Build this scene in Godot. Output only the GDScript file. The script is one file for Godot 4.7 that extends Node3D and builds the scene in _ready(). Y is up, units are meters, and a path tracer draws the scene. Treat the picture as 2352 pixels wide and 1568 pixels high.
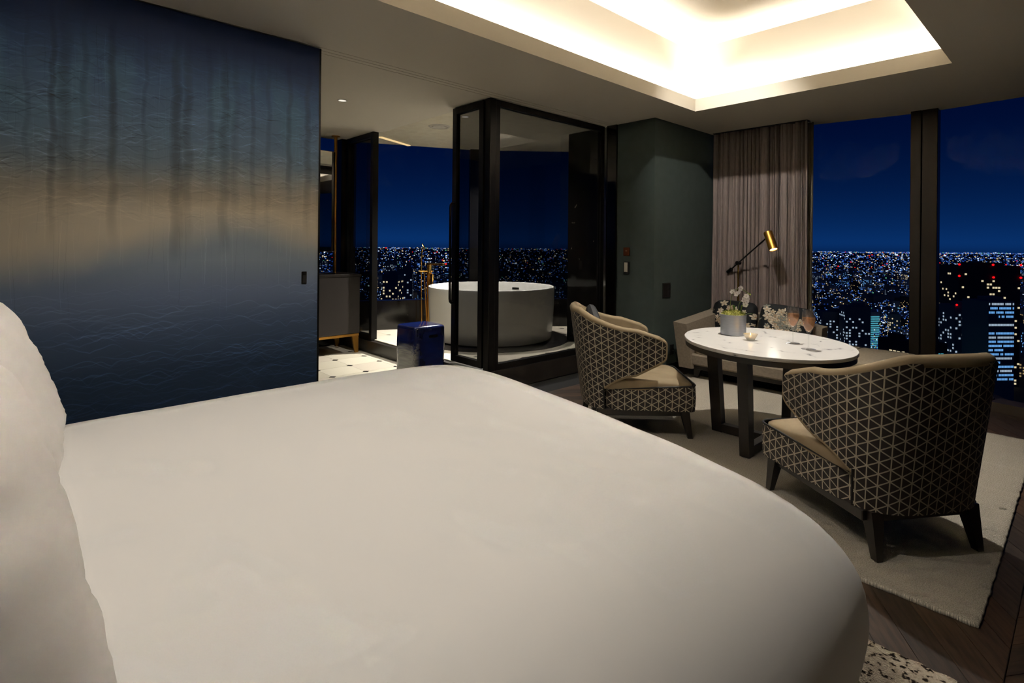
extends Node3D
# A hotel bedroom high above a city at night: bed, lounge corner, glass bathroom, cove-lit ceiling.
# World: +X runs along the window-ward walls, -Z away to the bathroom, y up, metres. Bedroom floor is y = 0.

const CEIL := 2.6
const EYE := 1.3

var M := {}
var rng := RandomNumberGenerator.new()
var used_names := {}


# ---------------------------------------------------------------- mesh building
class Shape:
	var v := PackedVector3Array()
	var n := PackedVector3Array()
	var t := PackedVector2Array()
	var c := PackedColorArray()
	var i := PackedInt32Array()
	var tint := Color.WHITE
	var tinted := false

	func vert(p: Vector3, nn: Vector3, uv := Vector2.ZERO) -> int:
		v.append(p)
		n.append(nn)
		t.append(uv)
		c.append(tint)
		return v.size() - 1

	# corners counter-clockwise seen from outside; flat shaded
	func tri(a: Vector3, b: Vector3, d: Vector3, ua := Vector2.ZERO, ub := Vector2.ZERO, ud := Vector2.ZERO) -> void:
		var nn := (b - a).cross(d - a).normalized()
		var k := vert(a, nn, ua)
		vert(b, nn, ub)
		vert(d, nn, ud)
		i.append_array([k, k + 2, k + 1])

	func quad(a: Vector3, b: Vector3, d: Vector3, e: Vector3, uvs := []) -> void:
		var nn := (b - a).cross(d - a)
		if nn.length_squared() < 1e-16:
			nn = (d - a).cross(e - a)
		nn = nn.normalized()
		if uvs.is_empty():
			uvs = [Vector2(0, 0), Vector2(a.distance_to(b), 0), Vector2(a.distance_to(b), b.distance_to(d)), Vector2(0, b.distance_to(d))]
		var k := vert(a, nn, uvs[0])
		vert(b, nn, uvs[1])
		vert(d, nn, uvs[2])
		vert(e, nn, uvs[3])
		i.append_array([k, k + 2, k + 1, k, k + 3, k + 2])

	func box(mid: Vector3, size: Vector3, b := Basis.IDENTITY) -> void:
		var h := size / 2
		var p := []
		for x in [-1, 1]:
			for y in [-1, 1]:
				for z in [-1, 1]:
					p.append(mid + b * Vector3(x * h.x, y * h.y, z * h.z))
		for f in [[0, 1, 3, 2], [4, 6, 7, 5], [0, 4, 5, 1], [2, 3, 7, 6], [1, 5, 7, 3], [0, 2, 6, 4]]:
			quad(p[f[0]], p[f[1]], p[f[2]], p[f[3]])

	func span(a: Vector3, b: Vector3) -> void:
		box((a + b) / 2, (b - a).abs())

	# box with chamfered edges
	func bevel(mid: Vector3, size: Vector3, r: float, b := Basis.IDENTITY) -> void:
		var h := size / 2
		var at := func(x: int, y: int, z: int, face: int) -> Vector3:
			var q := Vector3(x * h.x, y * h.y, z * h.z)
			if face != 0:
				q.x -= x * r
			if face != 1:
				q.y -= y * r
			if face != 2:
				q.z -= z * r
			return mid + b * q
		for s in [-1, 1]:
			var fx := [at.call(s, -1, -1, 0), at.call(s, 1, -1, 0), at.call(s, 1, 1, 0), at.call(s, -1, 1, 0)]
			var fy := [at.call(-1, s, -1, 1), at.call(-1, s, 1, 1), at.call(1, s, 1, 1), at.call(1, s, -1, 1)]
			var fz := [at.call(-1, -1, s, 2), at.call(1, -1, s, 2), at.call(1, 1, s, 2), at.call(-1, 1, s, 2)]
			for f in [fx, fy, fz]:
				if s > 0:
					quad(f[0], f[1], f[2], f[3])
				else:
					quad(f[3], f[2], f[1], f[0])
		for x in [-1, 1]:
			for y in [-1, 1]:
				two(at.call(x, y, -1, 0), at.call(x, y, 1, 0), at.call(x, y, 1, 1), at.call(x, y, -1, 1), b * Vector3(x, y, 0))
		for y in [-1, 1]:
			for z in [-1, 1]:
				two(at.call(-1, y, z, 1), at.call(1, y, z, 1), at.call(1, y, z, 2), at.call(-1, y, z, 2), b * Vector3(0, y, z))
		for x in [-1, 1]:
			for z in [-1, 1]:
				two(at.call(x, -1, z, 0), at.call(x, 1, z, 0), at.call(x, 1, z, 2), at.call(x, -1, z, 2), b * Vector3(x, 0, z))
		for x in [-1, 1]:
			for y in [-1, 1]:
				for z in [-1, 1]:
					var a: Vector3 = at.call(x, y, z, 0)
					var d: Vector3 = at.call(x, y, z, 1)
					var e: Vector3 = at.call(x, y, z, 2)
					if (d - a).cross(e - a).dot(b * Vector3(x, y, z)) > 0:
						tri(a, d, e)
					else:
						tri(a, e, d)

	func two(a: Vector3, b: Vector3, d: Vector3, e: Vector3, out: Vector3) -> void:
		if (b - a).cross(d - a).dot(out) > 0:
			quad(a, b, d, e)
		else:
			quad(e, d, b, a)

	# smooth sheet through rows of points; uvs: rows of Vector2, or empty. Outside is where (along a row) x (to the next row) points, unless flip.
	func grid(rows: Array, uvs := [], flip := false, closed := false) -> void:
		var R := rows.size()
		var K: int = rows[0].size()
		var base := v.size()
		var nn := PackedVector3Array()
		nn.resize(R * K)
		for r in R - 1:
			for k in K - 1:
				var a: Vector3 = rows[r][k]
				var b: Vector3 = rows[r][k + 1]
				var d: Vector3 = rows[r + 1][k + 1]
				var e: Vector3 = rows[r + 1][k]
				var f := (d - a).cross(e - b)
				if flip:
					f = -f
				nn[r * K + k] += f
				nn[r * K + k + 1] += f
				nn[(r + 1) * K + k + 1] += f
				nn[(r + 1) * K + k] += f
		if closed:
			for r in R:
				var s := nn[r * K] + nn[r * K + K - 1]
				nn[r * K] = s
				nn[r * K + K - 1] = s
		for r in R:
			var same := (rows[r][0] as Vector3).distance_squared_to(rows[r][K / 2]) < 1e-12
			var sum := Vector3.ZERO
			if same:
				for k in K:
					sum += nn[r * K + k]
			for k in K:
				var q := sum if same else nn[r * K + k]
				vert(rows[r][k], q.normalized() if q.length_squared() > 1e-20 else Vector3.UP, uvs[r][k] if uvs.size() else Vector2(float(k) / (K - 1), float(r) / (R - 1)))
		for r in R - 1:
			for k in K - 1:
				var a := base + r * K + k
				if flip:
					i.append_array([a, a + 1, a + K + 1, a, a + K + 1, a + K])
				else:
					i.append_array([a, a + K + 1, a + 1, a, a + K, a + K + 1])

	# profile of (radius, height) turned about the y axis through mid; listed from bottom outside up
	func lathe(profile: Array, mid := Vector3.ZERO, seg := 32, b := Basis.IDENTITY) -> void:
		var rows := []
		var uvs := []
		for k in profile.size():
			var q: Vector2 = profile[k]
			var row := PackedVector3Array()
			var ur := PackedVector2Array()
			for s in seg + 1:
				var a := TAU * s / seg
				row.append(mid + b * Vector3(cos(a) * q.x, q.y, -sin(a) * q.x))
				ur.append(Vector2(float(s) / seg, q.y))
			rows.append(row)
			uvs.append(ur)
		# faceted along the profile where it bends sharply
		var start := 0
		for k in range(1, profile.size()):
			var cut := k == profile.size() - 1
			if not cut:
				var d1: Vector2 = (profile[k] - profile[k - 1]).normalized()
				var d2: Vector2 = (profile[k + 1] - profile[k]).normalized()
				cut = d1.dot(d2) < 0.8
			if cut:
				grid(rows.slice(start, k + 1), uvs.slice(start, k + 1), false, true)
				start = k

	func tube(path: Array, radius, seg := 10, caps := true) -> void:
		var rows := []
		var uvs := []
		var up := Vector3.UP
		var along := 0.0
		for k in path.size():
			var p: Vector3 = path[k]
			var d: Vector3 = ((path[mini(k + 1, path.size() - 1)] as Vector3) - (path[maxi(k - 1, 0)] as Vector3)).normalized()
			if k == 0 and absf(d.dot(up)) > 0.95:
				up = Vector3.RIGHT
			var x := up.cross(d).normalized()
			up = d.cross(x).normalized()
			var r: float = radius[k] if radius is Array else radius
			if k:
				along += p.distance_to(path[k - 1])
			var row := PackedVector3Array()
			var ur := PackedVector2Array()
			for s in seg + 1:
				var a := TAU * s / seg
				row.append(p + (x * cos(a) + up * sin(a)) * r)
				ur.append(Vector2(float(s) / seg, along))
			rows.append(row)
			uvs.append(ur)
		grid(rows, uvs, false, true)
		if caps:
			for e in [0, path.size() - 1]:
				var row: PackedVector3Array = rows[e]
				for s in seg:
					if e == 0:
						tri(path[0], row[s + 1], row[s])
					else:
						tri(path[e], row[s], row[s + 1])

	# flat polygon in plan (Vector2 = x, z) pulled up from y0 to y1
	func prism(poly: PackedVector2Array, y0: float, y1: float, round_by := 0.0) -> void:
		var area := 0.0
		for k in poly.size():
			area += poly[k].cross(poly[(k + 1) % poly.size()])
		if area < 0:
			poly = poly.duplicate()
			poly.reverse()
		var idx := Geometry2D.triangulate_polygon(poly)
		for k in range(0, idx.size(), 3):
			var a := poly[idx[k]]
			var b := poly[idx[k + 1]]
			var d := poly[idx[k + 2]]
			var turn := (b - a).cross(d - a)
			if turn > 0:
				var s := b
				b = d
				d = s
			tri(Vector3(a.x, y1, a.y), Vector3(b.x, y1, b.y), Vector3(d.x, y1, d.y), a, b, d)
			tri(Vector3(a.x, y0, a.y), Vector3(d.x, y0, d.y), Vector3(b.x, y0, b.y), a, d, b)
		var along := 0.0
		for k in poly.size():
			var a := poly[k]
			var b := poly[(k + 1) % poly.size()]
			var out := Vector3(b.y - a.y, 0, a.x - b.x)
			two(Vector3(a.x, y0, a.y), Vector3(b.x, y0, b.y), Vector3(b.x, y1, b.y), Vector3(a.x, y1, a.y), out)
			along += a.distance_to(b)

	# soft upholstered block: a superellipsoid of half sizes h; small e is boxier
	func soft(mid: Vector3, h: Vector3, e1: float, e2: float, b := Basis.IDENTITY, seg := 40, rings := 20, uv_scale := 1.0) -> void:
		var pw := func(x: float, e: float) -> float: return signf(x) * pow(absf(x), e)
		var rows := []
		var uvs := []
		for r in rings + 1:
			var la := -PI / 2 + PI * r / rings
			var row := PackedVector3Array()
			var ur := PackedVector2Array()
			for s in seg + 1:
				var lo := TAU * s / seg
				var q := Vector3(pw.call(cos(la), e1) * pw.call(cos(lo), e2) * h.x, pw.call(sin(la), e1) * h.y, -pw.call(cos(la), e1) * pw.call(sin(lo), e2) * h.z)
				row.append(mid + b * q)
				ur.append(Vector2(q.x, q.z) * uv_scale)
			rows.append(row)
			uvs.append(ur)
		grid(rows, uvs, false, true)

	func mesh() -> ArrayMesh:
		var a := []
		a.resize(Mesh.ARRAY_MAX)
		a[Mesh.ARRAY_VERTEX] = v
		a[Mesh.ARRAY_NORMAL] = n
		a[Mesh.ARRAY_TEX_UV] = t
		if tinted:
			a[Mesh.ARRAY_COLOR] = c
		a[Mesh.ARRAY_INDEX] = i
		var m := ArrayMesh.new()
		m.add_surface_from_arrays(Mesh.PRIMITIVE_TRIANGLES, a)
		return m


func numbered(called: String) -> String:
	if not used_names.has(called):
		used_names[called] = 0
		return called
	used_names[called] += 1
	return "%s_%03d" % [called, used_names[called]]


func part(called: String, shape, m: Material, parent: Node = null) -> MeshInstance3D:
	var o := MeshInstance3D.new()
	o.mesh = shape.mesh() if shape is Shape else shape
	o.material_override = m
	o.name = numbered(called) if parent == null else called
	(self if parent == null else parent).add_child(o, true)
	return o


func thing(called: String, label: String, category: String, at := Vector3.ZERO, turn := 0.0, group := "") -> Node3D:
	var o := Node3D.new()
	o.name = numbered(called)
	add_child(o)
	o.position = at
	o.rotation.y = turn
	tag(o, label, category, group)
	return o


func tag(o: Node, label: String, category: String, group := "", kind := "") -> Node:
	o.set_meta("label", label)
	o.set_meta("category", category)
	if group:
		o.set_meta("group", group)
	if kind:
		o.set_meta("kind", kind)
	return o


func structure(called: String, shape, m: Material, label: String, category: String) -> MeshInstance3D:
	var o := part(called, shape, m)
	tag(o, label, category, "", "structure")
	return o


func copy_of(o: Node3D, label := "", group := "") -> Node3D:
	var c: Node3D = o.duplicate()
	var base: String = String(o.name)
	var cut := RegEx.create_from_string("_\\d{3}$")
	c.name = numbered(cut.sub(base, ""))
	add_child(c)
	if label:
		c.set_meta("label", label)
	if group:
		c.set_meta("group", group)
	return c


# ---------------------------------------------------------------- materials
func paint(color: Color, rough := 0.6, metal := 0.0, spec := 0.5) -> StandardMaterial3D:
	var m := StandardMaterial3D.new()
	m.albedo_color = color
	m.roughness = rough
	m.metallic = metal
	m.metallic_specular = spec
	return m


func glow(color: Color, energy: float) -> StandardMaterial3D:
	var m := StandardMaterial3D.new()
	m.albedo_color = Color(0.02, 0.02, 0.02)
	m.emission_enabled = true
	m.emission = color
	m.emission_energy_multiplier = energy
	return m


func pane(alpha: float, color := Color.BLACK, spec := 0.5) -> StandardMaterial3D:
	var m := StandardMaterial3D.new()
	m.transparency = BaseMaterial3D.TRANSPARENCY_ALPHA
	m.albedo_color = Color(color.r, color.g, color.b, alpha)
	m.roughness = 0.0
	m.metallic_specular = spec
	return m


func noise_tex(size: int, kind: int, freq: float, ramp := [], octaves := 4, seed_ := 1, normal := false, strength := 4.0, fractal := FastNoiseLite.FRACTAL_FBM, wide := 0) -> NoiseTexture2D:
	var f := FastNoiseLite.new()
	f.noise_type = kind
	f.frequency = freq
	f.seed = seed_
	f.fractal_octaves = octaves
	f.fractal_type = fractal
	var x := NoiseTexture2D.new()
	x.width = wide if wide else size
	x.height = size
	x.seamless = true
	x.noise = f
	x.as_normal_map = normal
	x.bump_strength = strength
	if ramp.size():
		var g := Gradient.new()
		g.offsets = PackedFloat32Array(ramp[0])
		g.colors = PackedColorArray(ramp[1])
		x.color_ramp = g
	return x


func relief(m: StandardMaterial3D, tex: Texture2D, cm: float) -> StandardMaterial3D:
	m.heightmap_enabled = true
	m.heightmap_texture = tex
	m.heightmap_scale = cm
	return m


func triplanar(m: StandardMaterial3D, scale: float, world := true) -> StandardMaterial3D:
	m.uv1_triplanar = true
	m.uv1_world_triplanar = world
	m.uv1_scale = Vector3.ONE * scale
	return m


# ---------------------------------------------------------------- the place
var facade := PackedVector2Array([Vector2(0.6, -6.5), Vector2(3.02, -6.47), Vector2(3.22, -6.56), Vector2(4.75, -5.9), Vector2(5.95, -4.88), Vector2(6.02, -3.03), Vector2(6.38, -1.09), Vector2(6.16, 0.75), Vector2(5.62, 2.4)])
const COVE := [0.0, 4.81, -2.61, -0.68]  # x from, x to, z from, z to


func _ready() -> void:
	rng.seed = 7
	set_camera()
	set_sky()
	make_materials()
	set_ceiling_lights()
	build_shell()
	build_windows()
	build_bathroom()
	build_bed()
	build_lounge()
	build_small_things()
	build_city()


func set_camera() -> void:
	var cam := Camera3D.new()
	cam.name = "camera"
	var f := 1241.0  # focal length in pixels of the 2352 x 1568 frame
	cam.projection = Camera3D.PROJECTION_FRUSTUM
	cam.near = 0.05
	cam.far = 40000.0
	cam.size = 2.0 * cam.near * 784.0 / f
	cam.frustum_offset = Vector2(0, -221.0 / f * cam.near)
	cam.position = Vector3(0, EYE, 0)
	cam.basis = Basis(Vector3.UP, deg_to_rad(-42.9)) * Basis(Vector3.BACK, deg_to_rad(0.54))
	cam.current = true
	add_child(cam)


func set_sky() -> void:
	var sm := ProceduralSkyMaterial.new()
	sm.sky_top_color = Color8(0, 6, 40)
	sm.sky_horizon_color = Color8(9, 52, 112)
	sm.sky_curve = 0.045
	sm.ground_horizon_color = Color8(6, 34, 80)
	sm.ground_bottom_color = Color8(2, 10, 34)
	sm.ground_curve = 0.06
	var sky := Sky.new()
	sky.sky_material = sm
	var e := Environment.new()
	e.background_mode = Environment.BG_SKY
	e.sky = sky
	e.tonemap_mode = Environment.TONE_MAPPER_LINEAR
	e.tonemap_exposure = 1.0
	e.sdfgi_enabled = true
	e.ssao_enabled = true
	e.ssil_enabled = true
	var w := WorldEnvironment.new()
	w.name = "world"
	w.environment = e
	add_child(w)


const WARM := Color(1.0, 0.968, 0.91)
const WHITE := Color(1.0, 0.985, 0.96)


func area_light(at: Vector3, facing: Vector3, size: Vector2, watts: float, color := WARM) -> void:
	var l := AreaLight3D.new()
	l.name = numbered("area_light")
	l.area_size = size
	l.light_energy = watts / (PI * PI)
	l.light_color = color
	l.shadow_enabled = true
	l.area_range = 30.0
	l.area_attenuation = 2.0
	add_child(l)
	var up := Vector3.RIGHT if absf(facing.y) > 0.7 else Vector3.UP
	l.look_at_from_position(at, at + facing, up)


func spot(at: Vector3, target: Vector3, angle: float, watts: float, radius := 0.03, soft := 0.6, color := WARM) -> void:
	var l := SpotLight3D.new()
	l.name = numbered("spot_light")
	l.spot_angle = angle
	l.spot_angle_attenuation = soft
	l.light_energy = watts / (4.0 * PI * PI)
	l.light_size = radius
	l.light_color = color
	l.spot_range = 30.0
	l.spot_attenuation = 2.0
	l.shadow_enabled = true
	add_child(l)
	l.look_at_from_position(at, target, Vector3.RIGHT if absf((target - at).normalized().y) > 0.7 else Vector3.UP)


func downlight(at: Vector3, watts: float, angle := 38.0, aim := Vector3.DOWN, label := "", lit := 3.0) -> void:
	# a recessed spot: ring, dark cone and a glowing lens, with its lamp just below the lens
	var t := thing("ceiling_downlight", label if label else "small round recessed downlight in the raised ceiling over the room", "downlight", at, 0.0, "" if label else "downlights in the raised ceiling")
	var ring := Shape.new()
	ring.lathe([Vector2(0.036, 0.0), Vector2(0.036, -0.004), Vector2(0.043, -0.003), Vector2(0.045, 0.0)].map(func(q): return q), Vector3.ZERO, 24)
	part("trim_ring", ring, M.trim_white, t)
	var lens := Shape.new()
	lens.lathe([Vector2(0.0, -0.0015), Vector2(0.034, -0.0015), Vector2(0.034, 0.0)], Vector3.ZERO, 24)
	part("lamp_lens", lens, glow(WARM, lit), t)
	spot(at + Vector3(0, -0.012, 0), at + Vector3(0, -0.012, 0) + aim, angle, watts, 0.03, 0.8, WHITE)


func set_ceiling_lights() -> void:
	# LED strips lying in the trough behind the cove's lip, shining up: one along each side
	var y := 2.668
	var o := 0.055
	area_light(Vector3((COVE[0] + COVE[1]) / 2, y, COVE[2] - o), Vector3.UP, Vector2(0.04, COVE[1] - COVE[0]), 58.0)
	area_light(Vector3((COVE[0] + COVE[1]) / 2, y, COVE[3] + o), Vector3.UP, Vector2(0.04, COVE[1] - COVE[0]), 58.0)
	area_light(Vector3(COVE[0] - o, y, (COVE[2] + COVE[3]) / 2), Vector3.UP, Vector2(COVE[3] - COVE[2], 0.04), 22.0)
	area_light(Vector3(COVE[1] + o, y, (COVE[2] + COVE[3]) / 2), Vector3.UP, Vector2(COVE[3] - COVE[2], 0.04), 22.0)
	# downlights in the raised ceiling: over the table and over the bed
	downlight(Vector3(3.76, 3.238, -1.58), 270.0, 46.0)
	downlight(Vector3(3.45, 3.238, -1.95), 210.0, 29.0, Vector3(5.9, 1.5, -2.5) - Vector3(3.45, 3.238, -1.95))
	downlight(Vector3(0.85, 3.238, -1.3), 100.0, 50.0)
	downlight(Vector3(0.75, 3.238, -2.1), 62.0, 50.0)


func make_materials() -> void:
	M.trim_white = paint(Color(0.75, 0.73, 0.68), 0.5)
	M.plaster = paint(Color(0.80, 0.77, 0.71), 0.85, 0.0, 0.3)
	relief(M.plaster, noise_tex(256, FastNoiseLite.TYPE_SIMPLEX, 0.08, [], 3, 3), 0.02)
	triplanar(M.plaster, 1.6)
	M.cove_white = paint(Color(0.90, 0.87, 0.82), 0.85, 0.0, 0.3)
	M.black_metal = paint(Color(0.075, 0.066, 0.058), 0.38, 0.6)
	M.black = paint(Color(0.02, 0.018, 0.016), 0.6)
	M.bronze = paint(Color(0.12, 0.10, 0.08), 0.35, 0.7)
	M.green_wall = paint(Color(0.25, 0.285, 0.27), 0.75, 0.0, 0.35)
	M.green_wall.albedo_texture = noise_tex(256, FastNoiseLite.TYPE_SIMPLEX, 0.03, [[0.0, 1.0], [Color(0.93, 0.94, 0.93), Color(1, 1, 1)]], 4, 5)
	triplanar(M.green_wall, 0.8)
	M.gold = paint(Color(0.93, 0.74, 0.40), 0.22, 1.0)
	M.gold_dull = paint(Color(0.78, 0.58, 0.28), 0.4, 1.0)
	M.glass = pane(0.03, Color.BLACK, 0.07)
	M.bath_glass = pane(0.58, Color.BLACK, 0.3)
	M.white_gloss = paint(Color(0.86, 0.85, 0.82), 0.18)
	# dark marble: brown black with pale veins
	M.dark_marble = paint(Color.WHITE, 0.12)
	M.dark_marble.albedo_texture = noise_tex(512, FastNoiseLite.TYPE_SIMPLEX, 0.006, [[0.0, 0.82, 0.9, 0.95, 1.0], [Color(0.035, 0.028, 0.024), Color(0.05, 0.042, 0.036), Color(0.10, 0.085, 0.07), Color(0.32, 0.29, 0.25), Color(0.45, 0.42, 0.36)]], 4, 11, false, 1.0, FastNoiseLite.FRACTAL_RIDGED)
	triplanar(M.dark_marble, 0.45)
	M.dark_stone = paint(Color(0.16, 0.14, 0.125), 0.35)
	M.dark_stone.albedo_texture = noise_tex(256, FastNoiseLite.TYPE_SIMPLEX, 0.02, [[0.0, 1.0], [Color(0.75, 0.75, 0.75), Color(1.0, 1.0, 1.0)]], 4, 12)
	triplanar(M.dark_stone, 0.9)
	# tiles: four slightly different off-whites
	M.tiles = []
	for k in 4:
		var tm := paint([Color(0.77, 0.74, 0.66), Color(0.74, 0.71, 0.63), Color(0.80, 0.77, 0.69), Color(0.76, 0.72, 0.65)][k], 0.32)
		M.tiles.append(tm)
	M.tile_dot = paint(Color(0.10, 0.085, 0.075), 0.35)
	M.grout = paint(Color(0.42, 0.40, 0.36), 0.9)
	# oak floor: dark stained boards, five tones
	M.planks = []
	var grain := noise_tex(256, FastNoiseLite.TYPE_SIMPLEX, 0.02, [[0.0, 0.45, 0.7, 1.0], [Color(0.55, 0.52, 0.5), Color(0.85, 0.83, 0.8), Color(1, 1, 1), Color(0.8, 0.78, 0.75)]], 5, 21)
	for k in 5:
		var pm := paint([Color(0.255, 0.19, 0.135), Color(0.215, 0.165, 0.12), Color(0.29, 0.215, 0.15), Color(0.235, 0.185, 0.14), Color(0.27, 0.195, 0.13)][k], 0.5)
		pm.albedo_texture = grain
		pm.uv1_scale = Vector3(0.9, 9.0, 1)
		pm.uv1_offset = Vector3(k * 0.21, k * 0.37, 0)
		relief(pm, grain, 0.05)
		M.planks.append(pm)
	M.underfloor = paint(Color(0.03, 0.025, 0.02), 0.9)
	M.walnut = paint(Color(0.115, 0.085, 0.075), 0.42)
	M.walnut.albedo_texture = noise_tex(256, FastNoiseLite.TYPE_SIMPLEX, 0.02, [[0.0, 1.0], [Color(0.7, 0.7, 0.7), Color(1, 1, 1)]], 4, 22)
	M.walnut.uv1_scale = Vector3(1, 8, 1)


# ---------------------------------------------------------------- shell of the rooms
func build_shell() -> void:
	ceilings()
	walls()
	floors()


func ceilings() -> void:
	var top := 2.62
	var s := Shape.new()
	var zf := -3.497  # the bedroom ceiling ends at the first track
	# around the cove's opening
	s.span(Vector3(-0.85, CEIL, zf), Vector3(4.81, top, COVE[2]))
	s.span(Vector3(-0.85, CEIL, COVE[2]), Vector3(COVE[0], top, COVE[3]))
	s.span(Vector3(-0.85, CEIL, COVE[3]), Vector3(4.81, top, 2.4))
	s.prism(PackedVector2Array([Vector2(4.81, zf), Vector2(6.0, zf), facade[5], facade[6], facade[7], facade[8], Vector2(4.81, 2.4)]), CEIL, top)
	# the lip
	var lip := 2.718
	s.span(Vector3(COVE[0] - 0.02, top, COVE[2] - 0.02), Vector3(COVE[1] + 0.02, lip, COVE[2]))
	s.span(Vector3(COVE[0] - 0.02, top, COVE[3]), Vector3(COVE[1] + 0.02, lip, COVE[3] + 0.02))
	s.span(Vector3(COVE[0] - 0.02, top, COVE[2]), Vector3(COVE[0], lip, COVE[3]))
	s.span(Vector3(COVE[1], top, COVE[2]), Vector3(COVE[1] + 0.02, lip, COVE[3]))
	var c := structure("ceiling", s, M.plaster, "warm white plaster ceiling with a deep lit recess over the bed and table", "ceiling")
	# raised part: upright sides and the upper ceiling
	var w := 0.112
	var r := Shape.new()
	r.span(Vector3(COVE[0] - w - 0.03, top, COVE[2] - w - 0.03), Vector3(COVE[1] + w + 0.03, 3.27, COVE[2] - w))
	r.span(Vector3(COVE[0] - w - 0.03, top, COVE[3] + w), Vector3(COVE[1] + w + 0.03, 3.27, COVE[3] + w + 0.03))
	r.span(Vector3(COVE[0] - w - 0.03, top, COVE[2] - w), Vector3(COVE[0] - w, 3.27, COVE[3] + w))
	r.span(Vector3(COVE[1] + w, top, COVE[2] - w), Vector3(COVE[1] + w + 0.03, 3.27, COVE[3] + w))
	r.span(Vector3(COVE[0] - w, 3.24, COVE[2] - w), Vector3(COVE[1] + w, 3.27, COVE[3] + w))
	part("raised_recess", r, M.cove_white, c)
	var led := Shape.new()
	for z in [COVE[2] - 0.055, COVE[3] + 0.055]:
		led.span(Vector3(COVE[0], 2.655, z - 0.02), Vector3(COVE[1], 2.664, z + 0.02))
	for x in [COVE[0] - 0.055, COVE[1] + 0.055]:
		led.span(Vector3(x - 0.02, 2.655, COVE[2]), Vector3(x + 0.02, 2.664, COVE[3]))
	part("led_strip_light", led, glow(WARM, 1.5), c)
	# three slim track channels over the sliding panel and in front of the glass
	var st := Shape.new()
	for z in [[-3.503, -3.55], [-3.556, -3.603], [-3.609, -3.70]]:
		st.span(Vector3(-0.85, CEIL, z[0]), Vector3(4.74, 2.64, z[1]))
	part("track_strip", st, M.plaster, c)
	var bk := Shape.new()
	bk.span(Vector3(-0.85, 2.612, -3.70), Vector3(4.74, 2.66, -3.497))
	part("track_channel", bk, M.black, c)
	# washroom ceiling, same height, and the bathroom's, a step higher
	var ws := Shape.new()
	ws.prism(PackedVector2Array([Vector2(0.4, -3.70), Vector2(3.165, -3.70), Vector2(3.165, -6.53), Vector2(3.02, -6.47), Vector2(0.4, -6.5)]), CEIL, 2.7)
	part("washroom_ceiling", ws, M.plaster, c)
	var bs := Shape.new()
	bs.prism(PackedVector2Array([Vector2(3.165, -3.62), Vector2(6.05, -3.62), facade[4], facade[3], facade[2], Vector2(3.165, -6.54)]), 2.622, 2.72)
	part("bathroom_ceiling", bs, bath_plaster(), c)
	var roof := Shape.new()
	roof.span(Vector3(-0.95, 3.3, -6.6), Vector3(6.4, 3.36, 2.5))
	part("slab_above", roof, M.plaster, c)


func bath_plaster() -> StandardMaterial3D:
	var m := paint(Color(0.90, 0.87, 0.78), 0.35)
	m.albedo_texture = noise_tex(512, FastNoiseLite.TYPE_SIMPLEX, 0.012, [[0.0, 0.5, 0.8, 1.0], [Color(0.93, 0.92, 0.9), Color(1, 1, 1), Color(0.96, 0.95, 0.93), Color(1, 1, 1)]], 4, 31)
	return triplanar(m, 0.5)


func walls() -> void:
	var s := Shape.new()
	s.span(Vector3(-0.95, -0.05, -3.75), Vector3(-0.85, 2.75, 2.5))
	structure("wall_head", s, M.green_wall, "plain dark wall behind the bed's head", "wall")
	s = Shape.new()
	s.span(Vector3(-0.95, -0.05, 2.4), Vector3(5.7, 2.75, 2.5))
	structure("wall_back", s, M.green_wall, "plain dark wall across the room from the bathroom", "wall")
	s = Shape.new()
	s.span(Vector3(0.4, -0.05, -6.6), Vector3(0.5, 2.75, -3.62))
	structure("wall_washroom", s, M.green_wall, "plain wall at the far end of the washroom", "wall")
	s = Shape.new()
	s.span(Vector3(-0.95, -0.05, -3.78), Vector3(0.5, 2.75, -3.70))
	structure("wall_side", s, M.green_wall, "plain wall hidden behind the sliding panel", "wall")
	# the pier between bathroom and lounge, dark green towards the room, black marble towards the bath
	s = Shape.new()
	s.span(Vector3(4.755, 0, -3.472), Vector3(6.03, 2.6, -3.015))
	var g := structure("wall_pier", s, M.green_wall, "dark green grey painted pier between the glass bathroom and the curtain", "wall")
	s = Shape.new()
	s.span(Vector3(4.857, 0, -4.253), Vector3(6.0, 2.622, -3.474))
	part("marble_side", s, M.dark_marble, g)
	s = Shape.new()
	s.span(Vector3(4.735, 0, -3.474), Vector3(4.856, 2.6, -3.60))
	part("dark_gloss_jamb", s, paint(Color(0.03, 0.026, 0.022), 0.08, 0.0, 0.7), g)
	# skirting
	s = Shape.new()
	s.span(Vector3(4.742, 0, -3.47), Vector3(4.754, 0.08, -3.003))
	s.span(Vector3(4.742, 0, -3.014), Vector3(6.0, 0.08, -3.002))
	structure("baseboard_pier", s, paint(Color(0.07, 0.065, 0.06), 0.5), "low dark skirting board along the green pier", "baseboard")
	s = Shape.new()
	s.span(Vector3(-0.849, 0, -3.49), Vector3(-0.837, 0.08, 2.399))
	structure("baseboard_head", s, paint(Color(0.07, 0.065, 0.06), 0.5), "low dark skirting board behind the bed's head", "baseboard")


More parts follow.
